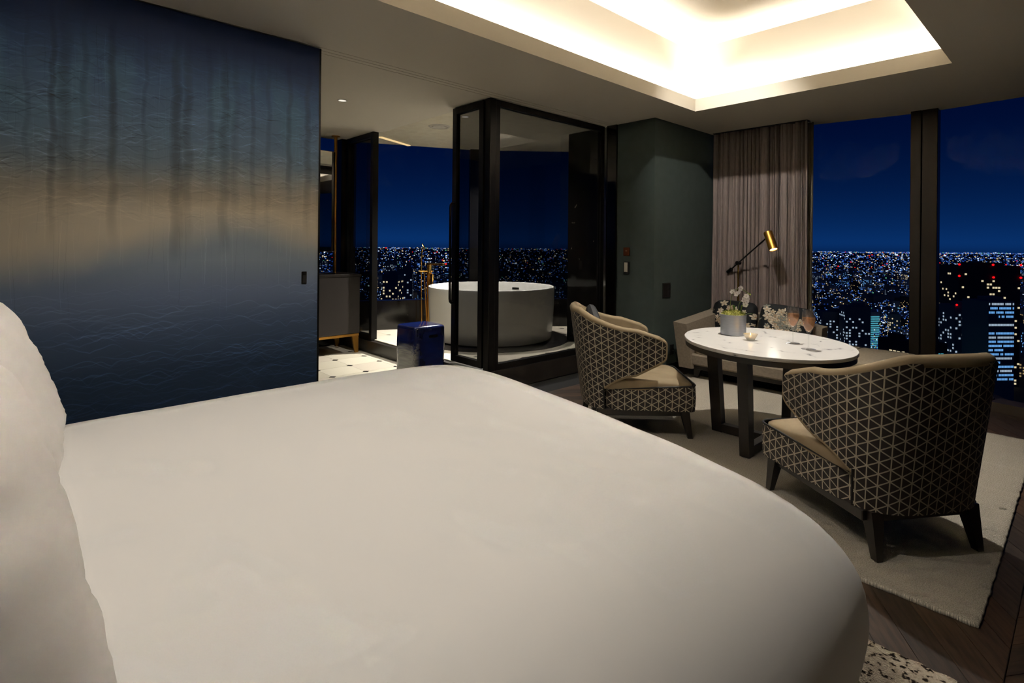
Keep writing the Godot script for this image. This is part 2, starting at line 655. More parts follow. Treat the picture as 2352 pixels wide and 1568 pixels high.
func floors() -> void:
	var s := Shape.new()
	s.prism(PackedVector2Array([Vector2(-0.95, -3.62), Vector2(6.0, -3.62), facade[5] + Vector2(0.06, 0), facade[6] + Vector2(0.06, 0), facade[7] + Vector2(0.06, 0), facade[8], Vector2(-0.95, 2.5)]), -0.15, -0.012)
	var fl := structure("floor", s, M.underfloor, "dark stained oak floor laid in a chevron of long boards", "floor")
	# chevron: columns along x, 0.52 m wide, boards leaning 33 degrees to the column's axis
	var colw := 0.52
	var bw := 0.105
	var lean := deg_to_rad(33.0)
	var step := bw / sin(lean)
	var run := colw / tan(lean)
	var count := 0
	var meshes := {}
	for dirn in [1, -1]:
		var b := Shape.new()
		# a board as a flat four-sided prism from (0,0) to (run*dirn, colw); its u axis runs along the grain
		var q := [Vector2(0.0012, 0.001), Vector2(step - 0.0012, 0.001), Vector2(step + run * dirn - 0.0012, colw - 0.001), Vector2(run * dirn + 0.0012, colw - 0.001)]
		var ax := Vector2(run * dirn, colw).normalized()
		var ay := Vector2(-ax.y, ax.x)
		var e := 0.0015
		var top := []
		var low := []
		var uv := []
		var mid: Vector2 = (q[0] + q[1] + q[2] + q[3]) / 4
		for k in 4:
			var qq: Vector2 = q[k]
			var inn: Vector2 = qq + (mid - qq).normalized() * e * 2
			top.append(Vector3(inn.x, 0, inn.y))
			low.append(Vector3(qq.x, -e, qq.y))
			uv.append(Vector2(qq.dot(ax), qq.dot(ay)))
		b.quad(top[3], top[2], top[1], top[0], [uv[3], uv[2], uv[1], uv[0]])
		for k in 4:
			var k2 := (k + 1) % 4
			b.two(low[k], low[k2], top[k2], top[k], Vector3(q[k].x + q[k2].x - 2 * mid.x, 0.4, q[k].y + q[k2].y - 2 * mid.y))
			b.two(low[k] + Vector3(0, -0.01, 0), low[k2] + Vector3(0, -0.01, 0), low[k2], low[k], Vector3(q[k].x + q[k2].x - 2 * mid.x, 0, q[k].y + q[k2].y - 2 * mid.y))
		meshes[dirn] = b.mesh()
	var far := Shape.new()
	for col in range(-7, 5):
		var z0 := -0.175 + colw * col
		if z0 + colw < -3.70 or z0 > 2.3:
			continue
		var dirn := 1 if posmod(col, 2) == 0 else -1
		var x := -2.2
		while x < 7.2:
			x += step
			var cx := x + step / 2 + run * dirn / 2
			var cz := z0 + colw / 2
			if cx < -0.6 or cx > 6.3 or cz < -3.55:
				continue
			# single boards where the photograph shows bare floor; hidden or far ones are joined
			var shown := (cx > 1.9 and cz > -0.75 and cz < 0.8) or (cx > 4.6 and cz > -1.3 and cz < 0.9) or (cx > 2.0 and cx < 4.9 and cz < -2.0)
			if shown and count < 290:
				var o := part("plank", meshes[dirn], M.planks[rng.randi() % 5], fl)
				o.position = Vector3(x, -rng.randf() * 0.0008, z0)
				count += 1
			else:
				for q in [0]:
					far.quad(Vector3(x + run * dirn + 0.001, -0.0006, z0 + colw - 0.001), Vector3(x + step + run * dirn - 0.001, -0.0006, z0 + colw - 0.001), Vector3(x + step - 0.001, -0.0006, z0 + 0.001), Vector3(x + 0.001, -0.0006, z0 + 0.001))
	if far.v.size():
		var fo := part("far_planks", far, M.planks[1], fl)
		fo.set_meta("kind", "stuff")
	# washroom floor: octagon tiles with small dark squares set at their corners
	tiled_floor("floor_washroom", 0.04, Rect2(0.52, -6.45, 2.57, 2.80), Vector2(2.585, -4.887), "pale octagon tile floor of the washroom with small dark corner squares")
	tiled_floor("floor_bathroom", 0.18, Rect2(3.16, -6.5, 2.8, 2.84), Vector2(3.43, -3.865), "pale tile floor inside the glass bathroom with dark corner squares")


func tiled_floor(called: String, y: float, area: Rect2, origin: Vector2, label: String) -> void:
	var s := Shape.new()
	s.span(Vector3(area.position.x, -0.15, area.position.y), Vector3(area.end.x, y - 0.004, area.end.y))
	var fl := structure(called, s, M.grout, label, "floor")
	var pitch := 0.343
	var cut := 0.036
	var j := 0.0012
	var meshes := []
	var b := Shape.new()
	var h := pitch / 2 - j
	var c := cut
	b.prism(PackedVector2Array([Vector2(-h + c, -h), Vector2(h - c, -h), Vector2(h, -h + c), Vector2(h, h - c), Vector2(h - c, h), Vector2(-h + c, h), Vector2(-h, h - c), Vector2(-h, -h + c)]), -0.006, 0.0)
	var tile := b.mesh()
	b = Shape.new()
	var d := cut - 0.002
	b.prism(PackedVector2Array([Vector2(-d, 0), Vector2(0, -d), Vector2(d, 0), Vector2(0, d)]), -0.006, 0.0)
	var dot := b.mesh()
	var outline := PackedVector2Array()
	if called == "floor_bathroom":
		outline = PackedVector2Array([Vector2(3.17, -3.66), Vector2(4.85, -3.66), Vector2(4.85, -4.26), Vector2(5.95, -4.26), Vector2(5.9, -4.95), Vector2(4.75, -5.97), Vector2(3.25, -6.6), Vector2(3.17, -6.6)])
	for a in range(-9, 10):
		for e in range(-9, 10):
			var p := origin + Vector2(a, e) * pitch
			var m := p + Vector2(pitch, pitch) / 2
			var inside := area.grow(-0.02).has_point(p) if outline.is_empty() else Geometry2D.is_point_in_polygon(p, outline)
			if inside:
				var o := part("corner_square", dot, M.tile_dot, fl)
				o.position = Vector3(p.x, y, p.y)
			var full := area.grow(0.15).has_point(m) if outline.is_empty() else Geometry2D.is_point_in_polygon(m, outline)
			if full:
				var fits := area.encloses(Rect2(m - Vector2(h, h), Vector2(h, h) * 2))
				if fits:
					var o := part("tile", tile, M.tiles[rng.randi() % 4], fl)
					o.position = Vector3(m.x, y, m.y)
				else:
					var clip := area.intersection(Rect2(m - Vector2(h, h), Vector2(h, h) * 2))
					if clip.size.x > 0.01 and clip.size.y > 0.01:
						var k := Shape.new()
						k.span(Vector3(clip.position.x, y - 0.006, clip.position.y), Vector3(clip.end.x, y, clip.end.y))
						part("cut_tile", k, M.tiles[rng.randi() % 4], fl)


# ---------------------------------------------------------------- windows
func upright(a: Vector2, b: Vector2, y0: float, y1: float, thick: float) -> Shape:
	# a standing slab from a to b in plan
	var s := Shape.new()
	var d := b - a
	var basis_ := Basis(Vector3.UP, atan2(-d.y, d.x))
	s.box(Vector3((a.x + b.x) / 2, (y0 + y1) / 2, (a.y + b.y) / 2), Vector3(d.length(), y1 - y0, thick), basis_)
	return s


func build_windows() -> void:
	var info := [[0, 1, "washroom window behind the vanity mirror"], [2, 3, "bathroom window beside the tub tap"], [3, 4, "bathroom window behind the round tub"], [4, 5, "window beside the marble pier"], [5, 6, "lounge window partly covered by the curtain"], [6, 7, "lounge window to the right of the dark mullion"], [7, 8, "lounge window beyond the armchair"]]
	var n := 0
	for w in info:
		n += 1
		var a: Vector2 = facade[w[0]]
		var b: Vector2 = facade[w[1]]
		var y0: float = -0.06 if w[0] > 4 else 0.5
		var p := upright(a, b, y0, 2.75, 0.012)
		var o := structure("window_%d" % n, p, M.glass, "tall clear glass pane of the " + w[2], "window")
		var fr := upright(a, b, y0 - 0.05, y0, 0.06)
		part("bottom_rail", fr, M.black_metal, o)
	# mullions and posts
	var posts := [[3, 0.13, 0.16], [4, 0.2, 0.2], [7, 0.2, 0.16]]
	n = 0
	for q in posts:
		n += 1
		var c: Vector2 = facade[q[0]]
		var s := Shape.new()
		var d := (facade[q[0] + 1] - facade[q[0] - 1]).normalized()
		s.box(Vector3(c.x, 1.28, c.y), Vector3(q[1], 2.72, q[2]), Basis(Vector3.UP, atan2(-d.y, d.x)))
		structure("trim_%d" % n, s, M.black_metal, ["slim dark mullion behind the tub", "dark corner post beyond the marble pier", "dark mullion beyond the armchair"][n - 1], "mullion")
	# the broad bronze mullion of the lounge window, with a groove down its face
	var c6 := facade[6]
	var d6 := (facade[7] - facade[5]).normalized()
	var b6 := Basis(Vector3.UP, atan2(-d6.y, d6.x))
	var s6 := Shape.new()
	var inn := b6 * Vector3(0, 0, 1)
	if inn.x > 0:
		inn = -inn
	var along := b6 * Vector3(1, 0, 0)
	var mid := Vector3(c6.x, 1.28, c6.y) + inn * 0.05
	s6.bevel(mid - along * 0.06, Vector3(0.082, 2.72, 0.17), 0.004, b6)
	s6.bevel(mid + along * 0.045, Vector3(0.118, 2.72, 0.17), 0.004, b6)
	s6.box(mid - inn * 0.02 - along * 0.0, Vector3(0.18, 2.72, 0.12), b6)
	structure("trim_4", s6, paint(Color(0.14, 0.115, 0.09), 0.4, 0.5), "broad dark bronze mullion between the two lounge windows, grooved down its face", "mullion")
	# low kerb under the lounge windows
	var k := Shape.new()
	var kp := [Vector2(5.80, -2.98), Vector2(5.86, -1.6), Vector2(5.79, -0.56), Vector2(5.74, -0.35), Vector2(5.55, 0.75), Vector2(5.2, 2.35)]
	for m in kp.size() - 1:
		var a: Vector2 = kp[m]
		var b: Vector2 = kp[m + 1]
		var dd := (b - a).normalized()
		var out := Vector2(-dd.y, dd.x)
		if out.x < 0:
			out = -out
		k.prism(PackedVector2Array([a, b, b + out * 0.19, a + out * 0.19]), 0.0, 0.08)
	structure("trim_5", k, paint(Color(0.24, 0.20, 0.16), 0.45), "low brown kerb along the foot of the lounge windows", "kerb")
	# dark column in the corner of the washroom and bathroom windows
	var col := Shape.new()
	col.bevel(Vector3(3.11, 1.3, -6.46), Vector3(0.2, 2.7, 0.2), 0.006)
	structure("trim_6", col, M.bronze, "black bronze column between the washroom window and the bathroom window", "column")
	# low dark marble wall under the bathroom windows
	var lw := Shape.new()
	var base := [facade[2] + Vector2(0.0, 0.0), facade[3], facade[4]]
	for m in 2:
		var a: Vector2 = base[m]
		var b: Vector2 = base[m + 1]
		var dd := (b - a).normalized()
		var inn2 := Vector2(-dd.y, dd.x)
		if inn2.y < 0:
			inn2 = -inn2
		lw.prism(PackedVector2Array([a - inn2 * 0.05, b - inn2 * 0.05, b + inn2 * 0.1, a + inn2 * 0.1]), 0.0, 0.56)
	structure("wall_sill", lw, M.dark_marble, "low black marble wall with pale veins under the bathroom windows", "wall")
	lw = Shape.new()
	lw.span(Vector3(0.5, 0, -6.56), Vector3(3.01, 0.5, -6.42))
	structure("wall_vanity_sill", lw, M.dark_marble, "low dark wall under the washroom window", "wall")


# ---------------------------------------------------------------- bathroom and washroom
func frame_rect(parent: Node, a: Vector2, b: Vector2, y0: float, y1: float, wide: float, deep: float, m: Material, low := 0.0) -> void:
	# stiles, top and bottom rail round a pane standing from a to b
	var d := (b - a).normalized()
	part("frame_stile", upright(a, a + d * wide, y0, y1, deep), m, parent)
	part("frame_stile", upright(b - d * wide, b, y0, y1, deep), m, parent)
	part("top_rail", upright(a + d * wide, b - d * wide, y1 - wide, y1, deep), m, parent)
	part("bottom_rail", upright(a + d * wide, b - d * wide, y0, y0 + (low if low > 0 else wide), deep), m, parent)
	part("glass_pane", upright(a + d * wide, b - d * wide, y0 + wide, y1 - wide, 0.008), M.bath_glass, parent)


func build_bathroom() -> void:
	var dark := paint(Color(0.085, 0.075, 0.066), 0.45, 0.2)
	var kerb := Shape.new()
	kerb.span(Vector3(3.05, 0, -3.70), Vector3(4.86, 0.178, -3.61))
	kerb.span(Vector3(3.05, 0, -6.4), Vector3(3.165, 0.178, -3.70))
	structure("trim_7", kerb, M.dark_stone, "dark stone kerb that the glass bathroom stands on", "kerb")
	var th := Shape.new()
	th.bevel(Vector3(3.135, 0.184, -4.93), Vector3(0.06, 0.014, 1.5), 0.003)
	structure("trim_8", th, M.tiles[2], "pale stone threshold strip of the bathroom doorway", "threshold")
	# the glass walls
	var front := thing("glass_screen", "large tinted glass screen in a black frame in front of the round tub", "glass screen", Vector3(3.9, 0.178, -3.655))
	var loc := func(x: float, z: float, o: Node3D) -> Vector2: return Vector2(x - o.position.x, z - o.position.z)
	frame_rect(front, loc.call(3.16, -3.655, front), loc.call(4.735, -3.655, front), 0.0, 2.42, 0.055, 0.05, M.black_metal)
	var post := Shape.new()
	post.bevel(Vector3(3.125, 1.3, -3.655), Vector3(0.072, 2.6, 0.075), 0.004)
	structure("trim_9", post, M.black_metal, "black metal corner post of the glass bathroom", "post")
	var leaf := thing("glass_door", "black framed tinted glass door leaf with a long vertical pull handle", "glass door", Vector3(3.1, 0.2, -3.92))
	frame_rect(leaf, loc.call(3.1, -3.70, leaf), loc.call(3.1, -4.155, leaf), 0.0, 2.39, 0.06, 0.045, M.black_metal)
	var h := Shape.new()
	var hz := -4.125 + 3.92
	h.tube([Vector3(-0.02, 0.55, hz), Vector3(-0.045, 0.552, hz), Vector3(-0.058, 0.565, hz), Vector3(-0.062, 0.59, hz), Vector3(-0.062, 1.0, hz), Vector3(-0.062, 1.45, hz), Vector3(-0.058, 1.475, hz), Vector3(-0.045, 1.488, hz), Vector3(-0.02, 1.49, hz)], 0.013, 10)
	part("pull_handle", h, M.black_metal, leaf).set_meta("label", "long black vertical pull handle")
	var fixed := thing("glass_screen", "narrow tinted glass panel in a black frame beside the vanity", "glass screen", Vector3(3.1, 0.178, -6.05))
	frame_rect(fixed, loc.call(3.1, -5.67, fixed), loc.call(3.1, -6.36, fixed), 0.0, 2.42, 0.06, 0.07, M.black_metal)
	# tub on its dark stone disc
	var disc := Shape.new()
	disc.lathe([Vector2(0.93, 0.0), Vector2(0.93, 0.005), Vector2(0.0, 0.005)], Vector3.ZERO, 72)
	var dk := part("stone_inlay", disc, M.dark_stone, get_node("floor_bathroom"))
	dk.position = Vector3(4.28, 0.1802, -4.96)
	dk.set_meta("label", "round dark stone inlay under the tub")
	var tub := thing("bathtub", "large round white freestanding bathtub behind the glass screen", "bathtub", Vector3(4.28, 0.1915, -4.96))
	var s := Shape.new()
	var prof := [Vector2(0.0, 0.0), Vector2(0.69, 0.0), Vector2(0.715, 0.012), Vector2(0.728, 0.04), Vector2(0.738, 0.15), Vector2(0.75, 0.35), Vector2(0.758, 0.55), Vector2(0.76, 0.605), Vector2(0.757, 0.614), Vector2(0.75, 0.618), Vector2(0.738, 0.618), Vector2(0.731, 0.614), Vector2(0.728, 0.605), Vector2(0.722, 0.5), Vector2(0.705, 0.3), Vector2(0.68, 0.16), Vector2(0.62, 0.1), Vector2(0.5, 0.082), Vector2(0.0, 0.078)]
	s.lathe(prof, Vector3.ZERO, 96)
	part("tub_shell", s, M.white_gloss, tub)
	s = Shape.new()
	s.lathe([Vector2(0.685, 0.0), Vector2(0.685, -0.006), Vector2(0.0, -0.006)].map(func(q): return q), Vector3.ZERO, 48)
	part("foot_ring", s, M.black, tub)
	# overflow slot on the inner wall, on the far right side
	var oa := Vector2(0.92, -0.39).normalized()
	var ob := Basis(Vector3.UP, atan2(oa.x, oa.y))
	s = Shape.new()
	s.bevel(Vector3(oa.x * 0.722, 0.535, oa.y * 0.722), Vector3(0.095, 0.026, 0.012), 0.003, ob)
	part("overflow_slot", s, M.black_metal, tub).set_meta("label", "small dark overflow slot")
	tub_filler()
	stool()
	vanity()
	# washroom downlight and the bathroom's ceiling fittings
	downlight(Vector3(2.2, 2.598, -4.644), 38.0, 42.0, Vector3.DOWN, "small round recessed downlight in the washroom ceiling", 1.0)
	downlight(Vector3(4.38, 2.62, -5.02), 880.0, 62.0, Vector3.DOWN, "small round recessed downlight over the bathtub", 2.0)
	downlight(Vector3(3.43, 2.62, -4.42), 240.0, 50.0, Vector3(0.45, -1, -0.1), "small round recessed downlight just inside the glass door leaf", 1.0)
	downlight(Vector3(5.4, 2.62, -4.65), 300.0, 60.0, Vector3.DOWN, "small round recessed downlight behind the marble pier", 2.0)
	var vent := thing("ceiling_vent", "round white air vent in the bathroom ceiling", "vent", Vector3(3.51, 2.6215, -4.99))
	s = Shape.new()
	s.lathe([Vector2(0.0, -0.004), Vector2(0.065, -0.006), Vector2(0.078, -0.012), Vector2(0.082, -0.004)], Vector3.ZERO, 40)
	part("vent_disc", s, M.trim_white, vent)
	s = Shape.new()
	s.lathe([Vector2(0.092, -0.002), Vector2(0.098, -0.012), Vector2(0.112, -0.01), Vector2(0.122, 0.0)], Vector3.ZERO, 40)
	part("vent_ring", s, M.trim_white, vent)
	var slot := Shape.new()
	slot.bevel(Vector3.ZERO, Vector3(0.62, 0.008, 0.05), 0.002)
	var so := part("light_slot", slot, glow(Color(1.0, 0.86, 0.62), 0.9))
	so.position = Vector3(3.62, 2.6175, -6.12)
	so.rotation.y = deg_to_rad(23.0)
	tag(so, "slim warm light slot in the bathroom ceiling near the window", "light")
	area_light(Vector3(3.62, 2.61, -6.12), Vector3.DOWN, Vector2(0.03, 0.5), 0.6, Color(1.0, 0.86, 0.62))


func tub_filler() -> void:
	var t := thing("tub_tap", "polished gold floor standing bath tap with hand shower beside the round tub", "bath tap", Vector3(3.985, 0.18, -5.86))
	# camera-right and away directions in plan, to set the spout over the tub
	var toward := Vector3(4.28 - 3.985, 0, -4.96 + 5.86).normalized()
	var side := Vector3(-0.73, 0, -0.68)
	var s := Shape.new()
	s.bevel(Vector3(0, 0.43, 0), Vector3(0.045, 0.86, 0.045), 0.004)
	part("riser", s, M.gold, t)
	s = Shape.new()
	s.lathe([Vector2(0.055, 0.0), Vector2(0.055, 0.012), Vector2(0.03, 0.018), Vector2(0.0, 0.018)], Vector3.ZERO, 28)
	part("foot_plate", s, M.gold, t)
	s = Shape.new()
	var sb := Basis(Vector3.UP, atan2(-toward.z, toward.x))
	s.bevel(toward * 0.11 + Vector3(0, 0.868, 0), Vector3(0.25, 0.022, 0.05), 0.004, sb)
	part("spout", s, M.gold, t)
	s = Shape.new()
	s.bevel(toward * 0.045 + Vector3(0, 0.66, 0), Vector3(0.03, 0.17, 0.03), 0.004, sb)
	part("lever_handle", s, M.gold, t)
	s = Shape.new()
	s.tube([side * -0.05 + Vector3(0, 0.775, 0), side * 0.125 + Vector3(0, 0.775, 0)], 0.012, 12)
	part("shower_cradle", s, M.gold, t)
	s = Shape.new()
	var hp := side * 0.105
	s.tube([hp + Vector3(0, 0.77, 0), hp + Vector3(0, 0.95, 0), hp + Vector3(0, 1.02, 0) - side * 0.004, hp + Vector3(0, 1.06, 0) - side * 0.012], [0.010, 0.011, 0.012, 0.014], 12)
	part("hand_shower", s, M.gold, t)
	s = Shape.new()
	var hb := Basis(side.normalized().cross(Vector3.UP).normalized(), deg_to_rad(62.0))
	s.lathe([Vector2(0.0, -0.008), Vector2(0.045, -0.006), Vector2(0.05, 0.0), Vector2(0.045, 0.006), Vector2(0.0, 0.01)], hp + Vector3(0, 1.09, 0) - side * 0.03, 24, hb)
	part("shower_head", s, M.gold, t)
	s = Shape.new()
	var c := Curve3D.new()
	c.add_point(hp + Vector3(0, 0.77, 0), Vector3.ZERO, Vector3(0, -0.25, 0))
	c.add_point(side * 0.09 + Vector3(0, 0.1, 0), Vector3(0, 0.25, 0), Vector3(0, -0.09, 0))
	c.add_point(side * 0.05 + Vector3(0, 0.06, 0), side * 0.03, side * -0.03)
	c.add_point(side * 0.035 + Vector3(0, 0.25, 0), Vector3(0, -0.1, 0), Vector3(0, 0.2, 0))
	c.add_point(side * 0.065 + Vector3(0, 0.76, 0), Vector3(0, -0.2, 0), Vector3.ZERO)
	s.tube(Array(c.tessellate(4, 3)), 0.007, 8)
	part("shower_hose", s, M.gold_dull, t)


func stool() -> void:
	var t := thing("ceramic_stool", "glazed cobalt blue ceramic stool with a grey patch, outside the bathroom doorway", "stool", Vector3(2.885, 0.04, -4.375))
	# a block with rounded edges; the glaze runs grey on the lower part of one side
	var fn := FastNoiseLite.new()
	fn.frequency = 9.0
	fn.seed = 4
	fn.fractal_octaves = 4
	var s := Shape.new()
	s.tinted = true
	var hx := 0.172
	var hz := 0.168
	var hy := 0.5
	var rows := []
	var seg := 200
	var prof := []
	for k in 60:
		prof.append(Vector2(0.0, hy * k / 60.0 * 0.94))
	for k in 9:
		var a := PI / 2 * k / 8
		prof.append(Vector2(0.03 * (1 - cos(a)), hy - 0.03 + 0.03 * sin(a)))
	prof.append(Vector2(0.1, hy + 0.002))
	prof.append(Vector2(0.168, hy + 0.003))
	for q in prof:
		var row := PackedVector3Array()
		for k in seg + 1:
			var a := TAU * k / seg
			var e := 0.16
			var r: float = q.x
			var wob := 0.0015 * sin(q.y * 22.0 + 1.0)
			row.append(Vector3(signf(cos(a)) * pow(absf(cos(a)), e) * maxf(hx - r + wob, 0.0), q.y, -signf(sin(a)) * pow(absf(sin(a)), e) * maxf(hz - r + wob, 0.0)))
		rows.append(row)
	s.grid(rows, [], false, true)
	for k in s.v.size():
		var p := s.v[k]
		var blue := Color(0.008, 0.018, 0.10)
		var deep := Color(0.010, 0.012, 0.045)
		var mixb := clampf(0.5 + fn.get_noise_3d(p.x * 0.6, p.y * 0.4, p.z * 0.6) * 1.6, 0, 1)
		var col := deep.lerp(blue, mixb)
		if p.x < -0.12:
			var edge := 0.30 + 0.10 * fn.get_noise_2d(p.z * 3.0, 1.0) + 0.12 * fn.get_noise_2d(p.z * 8.0, p.y * 8.0)
			var g := clampf((edge - p.y) / 0.03, 0.0, 1.0) * clampf((-p.x - 0.12) / 0.04, 0, 1)
			var v := clampf(0.5 + 0.9 * fn.get_noise_2d(p.z * 5.0, p.y * 5.0), 0.0, 1.0)
			col = col.lerp(Color(0.10, 0.105, 0.11).lerp(Color(0.24, 0.24, 0.235), v), g)
		s.c[k] = col
	var m := paint(Color.WHITE, 0.1)
	m.vertex_color_use_as_albedo = true
	m.clearcoat_enabled = true
	m.clearcoat = 0.6
	m.clearcoat_roughness = 0.05
	part("glazed_body", s, m, t)
	var sl := Shape.new()
	var poly := PackedVector2Array()
	for k in 20:
		var a := -PI / 2 + PI * k / 19
		poly.append(Vector2(0.038 + 0.013 * cos(a), 0.013 * sin(a)))
	for k in 20:
		var a := PI / 2 + PI * k / 19
		poly.append(Vector2(-0.038 + 0.013 * cos(a), 0.013 * sin(a)))
	sl.prism(poly, -0.01, 0.0015)
	var so := part("handle_slot", sl, paint(Color(0.008, 0.008, 0.014), 0.3), t)
	so.rotation.x = PI / 2
	so.position = Vector3(0.03, 0.40, 0.1685)
	so.set_meta("label", "dark oval hand hole")


func vanity() -> void:
	var t := thing("vanity_cabinet", "taupe lacquered vanity cabinet on gold legs in the washroom", "vanity cabinet", Vector3(2.18, 0.04, -6.08))
	var body := Shape.new()
	body.bevel(Vector3(0, 0.555, 0), Vector3(1.6, 0.66, 0.56), 0.004)
	part("body", body, paint(Color(0.13, 0.11, 0.10), 0.5), t)
	for k in 2:
		var d := Shape.new()
		d.bevel(Vector3(-0.4 + 0.8 * k, 0.555, 0.286), Vector3(0.794, 0.65, 0.018), 0.003)
		part("door", d, paint(Color(0.14, 0.12, 0.108), 0.45), t)
	var fr := Shape.new()
	fr.bevel(Vector3(0, 0.208, 0.262), Vector3(1.6, 0.03, 0.025), 0.003)
	fr.bevel(Vector3(0, 0.208, -0.262), Vector3(1.6, 0.03, 0.025), 0.003)
	part("base_frame", fr, M.gold_dull, t)
	for x in [-0.76, 0.76]:
		for z in [-0.25, 0.25]:
			var l := Shape.new()
			var a := [Vector3(x - 0.04, 0.2, z - 0.012), Vector3(x + 0.04, 0.2, z - 0.012), Vector3(x + 0.04, 0.2, z + 0.012), Vector3(x - 0.04, 0.2, z + 0.012)]
			var dx := 0.02 * signf(x)
			var b := [Vector3(x - 0.02 + dx, 0, z - 0.012), Vector3(x + 0.02 + dx, 0, z - 0.012), Vector3(x + 0.02 + dx, 0, z + 0.012), Vector3(x - 0.02 + dx, 0, z + 0.012)]
			for k in 4:
				var k2 := (k + 1) % 4
				l.two(b[k], b[k2], a[k2], a[k], (a[k] + a[k2]) / 2 - Vector3(x, 0.2, z))
			l.quad(b[0], b[1], b[2], b[3])
			part("leg", l, M.gold_dull, t)
	var top := Shape.new()
	top.bevel(Vector3(0, 0.897, 0), Vector3(1.63, 0.03, 0.6), 0.004)
	part("counter_top", top, M.dark_stone, t)
	var tray := Shape.new()
	tray.bevel(Vector3.ZERO, Vector3(0.3, 0.012, 0.16), 0.004)
	var to := part("amenity_tray", tray, paint(Color(0.2, 0.17, 0.14), 0.3, 0.3))
	to.position = Vector3(2.58, 0.958, -5.99)
	tag(to, "slim bronze tray on the vanity counter", "tray")
	var mir := thing("vanity_mirror", "rectangular mirror on a gold pole in front of the washroom window", "mirror", Vector3(2.86, 0.952, -6.25))
	var pole := Shape.new()
	pole.tube([Vector3(0.02, 0, 0), Vector3(0.02, 1.64, 0)], 0.02, 16)
	part("pole", pole, M.gold_dull, mir)
	var cap := Shape.new()
	cap.lathe([Vector2(0.0, -0.012), Vector2(0.05, -0.012), Vector2(0.05, 0.0)], Vector3(0.02, 1.648, 0), 20)
	part("ceiling_rose", cap, M.gold_dull, mir)
	var gl := Shape.new()
	gl.bevel(Vector3(-0.39, 0.853, 0.03), Vector3(0.78, 1.19, 0.012), 0.002)
	part("mirror_glass", gl, paint(Color(0.9, 0.9, 0.9), 0.02, 1.0), mir)
	var fr2 := Shape.new()
	fr2.bevel(Vector3(-0.39, 0.853, 0.021), Vector3(0.79, 1.2, 0.014), 0.002)
	part("mirror_frame", fr2, M.gold_dull, mir)


# ---------------------------------------------------------------- bed
func smooth_loop(pts: Array, steps: int) -> PackedVector2Array:
	# closed Catmull-Rom through the points, given with how sharp each is by repeating it
	var out := PackedVector2Array()
	var n := pts.size()
	for k in n:
		var p0: Vector2 = pts[(k - 1 + n) % n]
		var p1: Vector2 = pts[k]
		var p2: Vector2 = pts[(k + 1) % n]
		var p3: Vector2 = pts[(k + 2) % n]
		for s in steps:
			out.append(p1.cubic_interpolate(p2, p0, p3, float(s) / steps))
	return out


func loop_rings(loop: PackedVector2Array, profile: Array, bone_a: Vector2, bone_b: Vector2, fill: int, fn: FastNoiseLite, lift: float) -> Shape:
	# rings that follow the outline, pushed in by profile[k].x at height profile[k].y, then drawn together onto the bone
	var n := loop.size()
	var normals := PackedVector2Array()
	for k in n:
		normals.append((Geometry2D.get_closest_point_to_segment(loop[k], bone_a, bone_b) - loop[k]).normalized())
	var rows := []
	var last := PackedVector2Array()
	for q in profile:
		var row := PackedVector3Array()
		last = PackedVector2Array()
		for k in n + 1:
			var j := k % n
			var p := loop[j] + normals[j] * float(q.x)
			last.append(p)
			row.append(Vector3(p.x, q.y, p.y))
		rows.append(row)
	var top: float = profile[-1].y
	for f in range(1, fill + 1):
		var row := PackedVector3Array()
		for k in n + 1:
			var p := last[k]
			var b := Geometry2D.get_closest_point_to_segment(p, bone_a, bone_b)
			var w := float(f) / fill
			var z := p.lerp(b, w)
			row.append(Vector3(z.x, top, z.y))
		rows.append(row)
	for row in rows.size():
		var r: PackedVector3Array = rows[row]
		for k in r.size():
			var p := r[k]
			var amount := clampf((p.y - 0.3) / 0.25, 0.0, 1.0)
			var corner := smoothstep(0.7, 2.1, p.x) * smoothstep(-1.75, -0.3, p.z)
			p.y -= 0.07 * corner * amount
			p.y += lift * amount * (fn.get_noise_2d(p.x, p.z) + 0.35 * fn.get_noise_2d(p.x * 3.1 + 7, p.z * 2.3))
			r[k] = p
		rows[row] = r
	var s := Shape.new()
	var uvs := []
	for row in rows:
		var u := PackedVector2Array()
		for p in row:
			u.append(Vector2(p.x, p.z))
		uvs.append(u)
	s.grid(rows, uvs, true, true)
	return s


func pillow_shape(half: Vector3, sd: int) -> Shape:
	# plump pillow standing on its long edge: thin at its seams, full in the middle; half = (thickness, height, width)
	var fn := FastNoiseLite.new()
	fn.seed = sd
	fn.frequency = 2.2
	var s := Shape.new()
	for side in [-1, 1]:
		var rows := []
		var uvs := []
		var N := 36
		for r in N + 1:
			var v := -1.0 + 2.0 * r / N
			var row := PackedVector3Array()
			var ur := PackedVector2Array()
			for k in N + 1:
				var u := -1.0 + 2.0 * k / N
				var edge := (1.0 - pow(absf(u), 5.0)) * (1.0 - pow(absf(v), 5.0))
				var full := pow(maxf(edge, 0.0), 0.42)
				var pull := 1.0 - 0.045 * pow(absf(u * v), 2.0)
				var y := v * half.y * (pull - 0.05 * (1 - u * u) * 0)
				var z := u * half.z * pull
				# corners rounded in outline
				var cr := pow(pow(absf(u), 7.0) + pow(absf(v), 7.0), 1.0 / 7.0)
				var mx := maxf(absf(u), absf(v))
				if cr > 0.0001:
					y *= mx / cr
					z *= mx / cr
				var dent := 0.06 * fn.get_noise_2d(u * 1.3, v * 1.3) * full
				row.append(Vector3(side * half.x * (full + dent), y, z))
				ur.append(Vector2(z, y))
			rows.append(row)
			uvs.append(ur)
		s.grid(rows, uvs, side > 0)
	return s


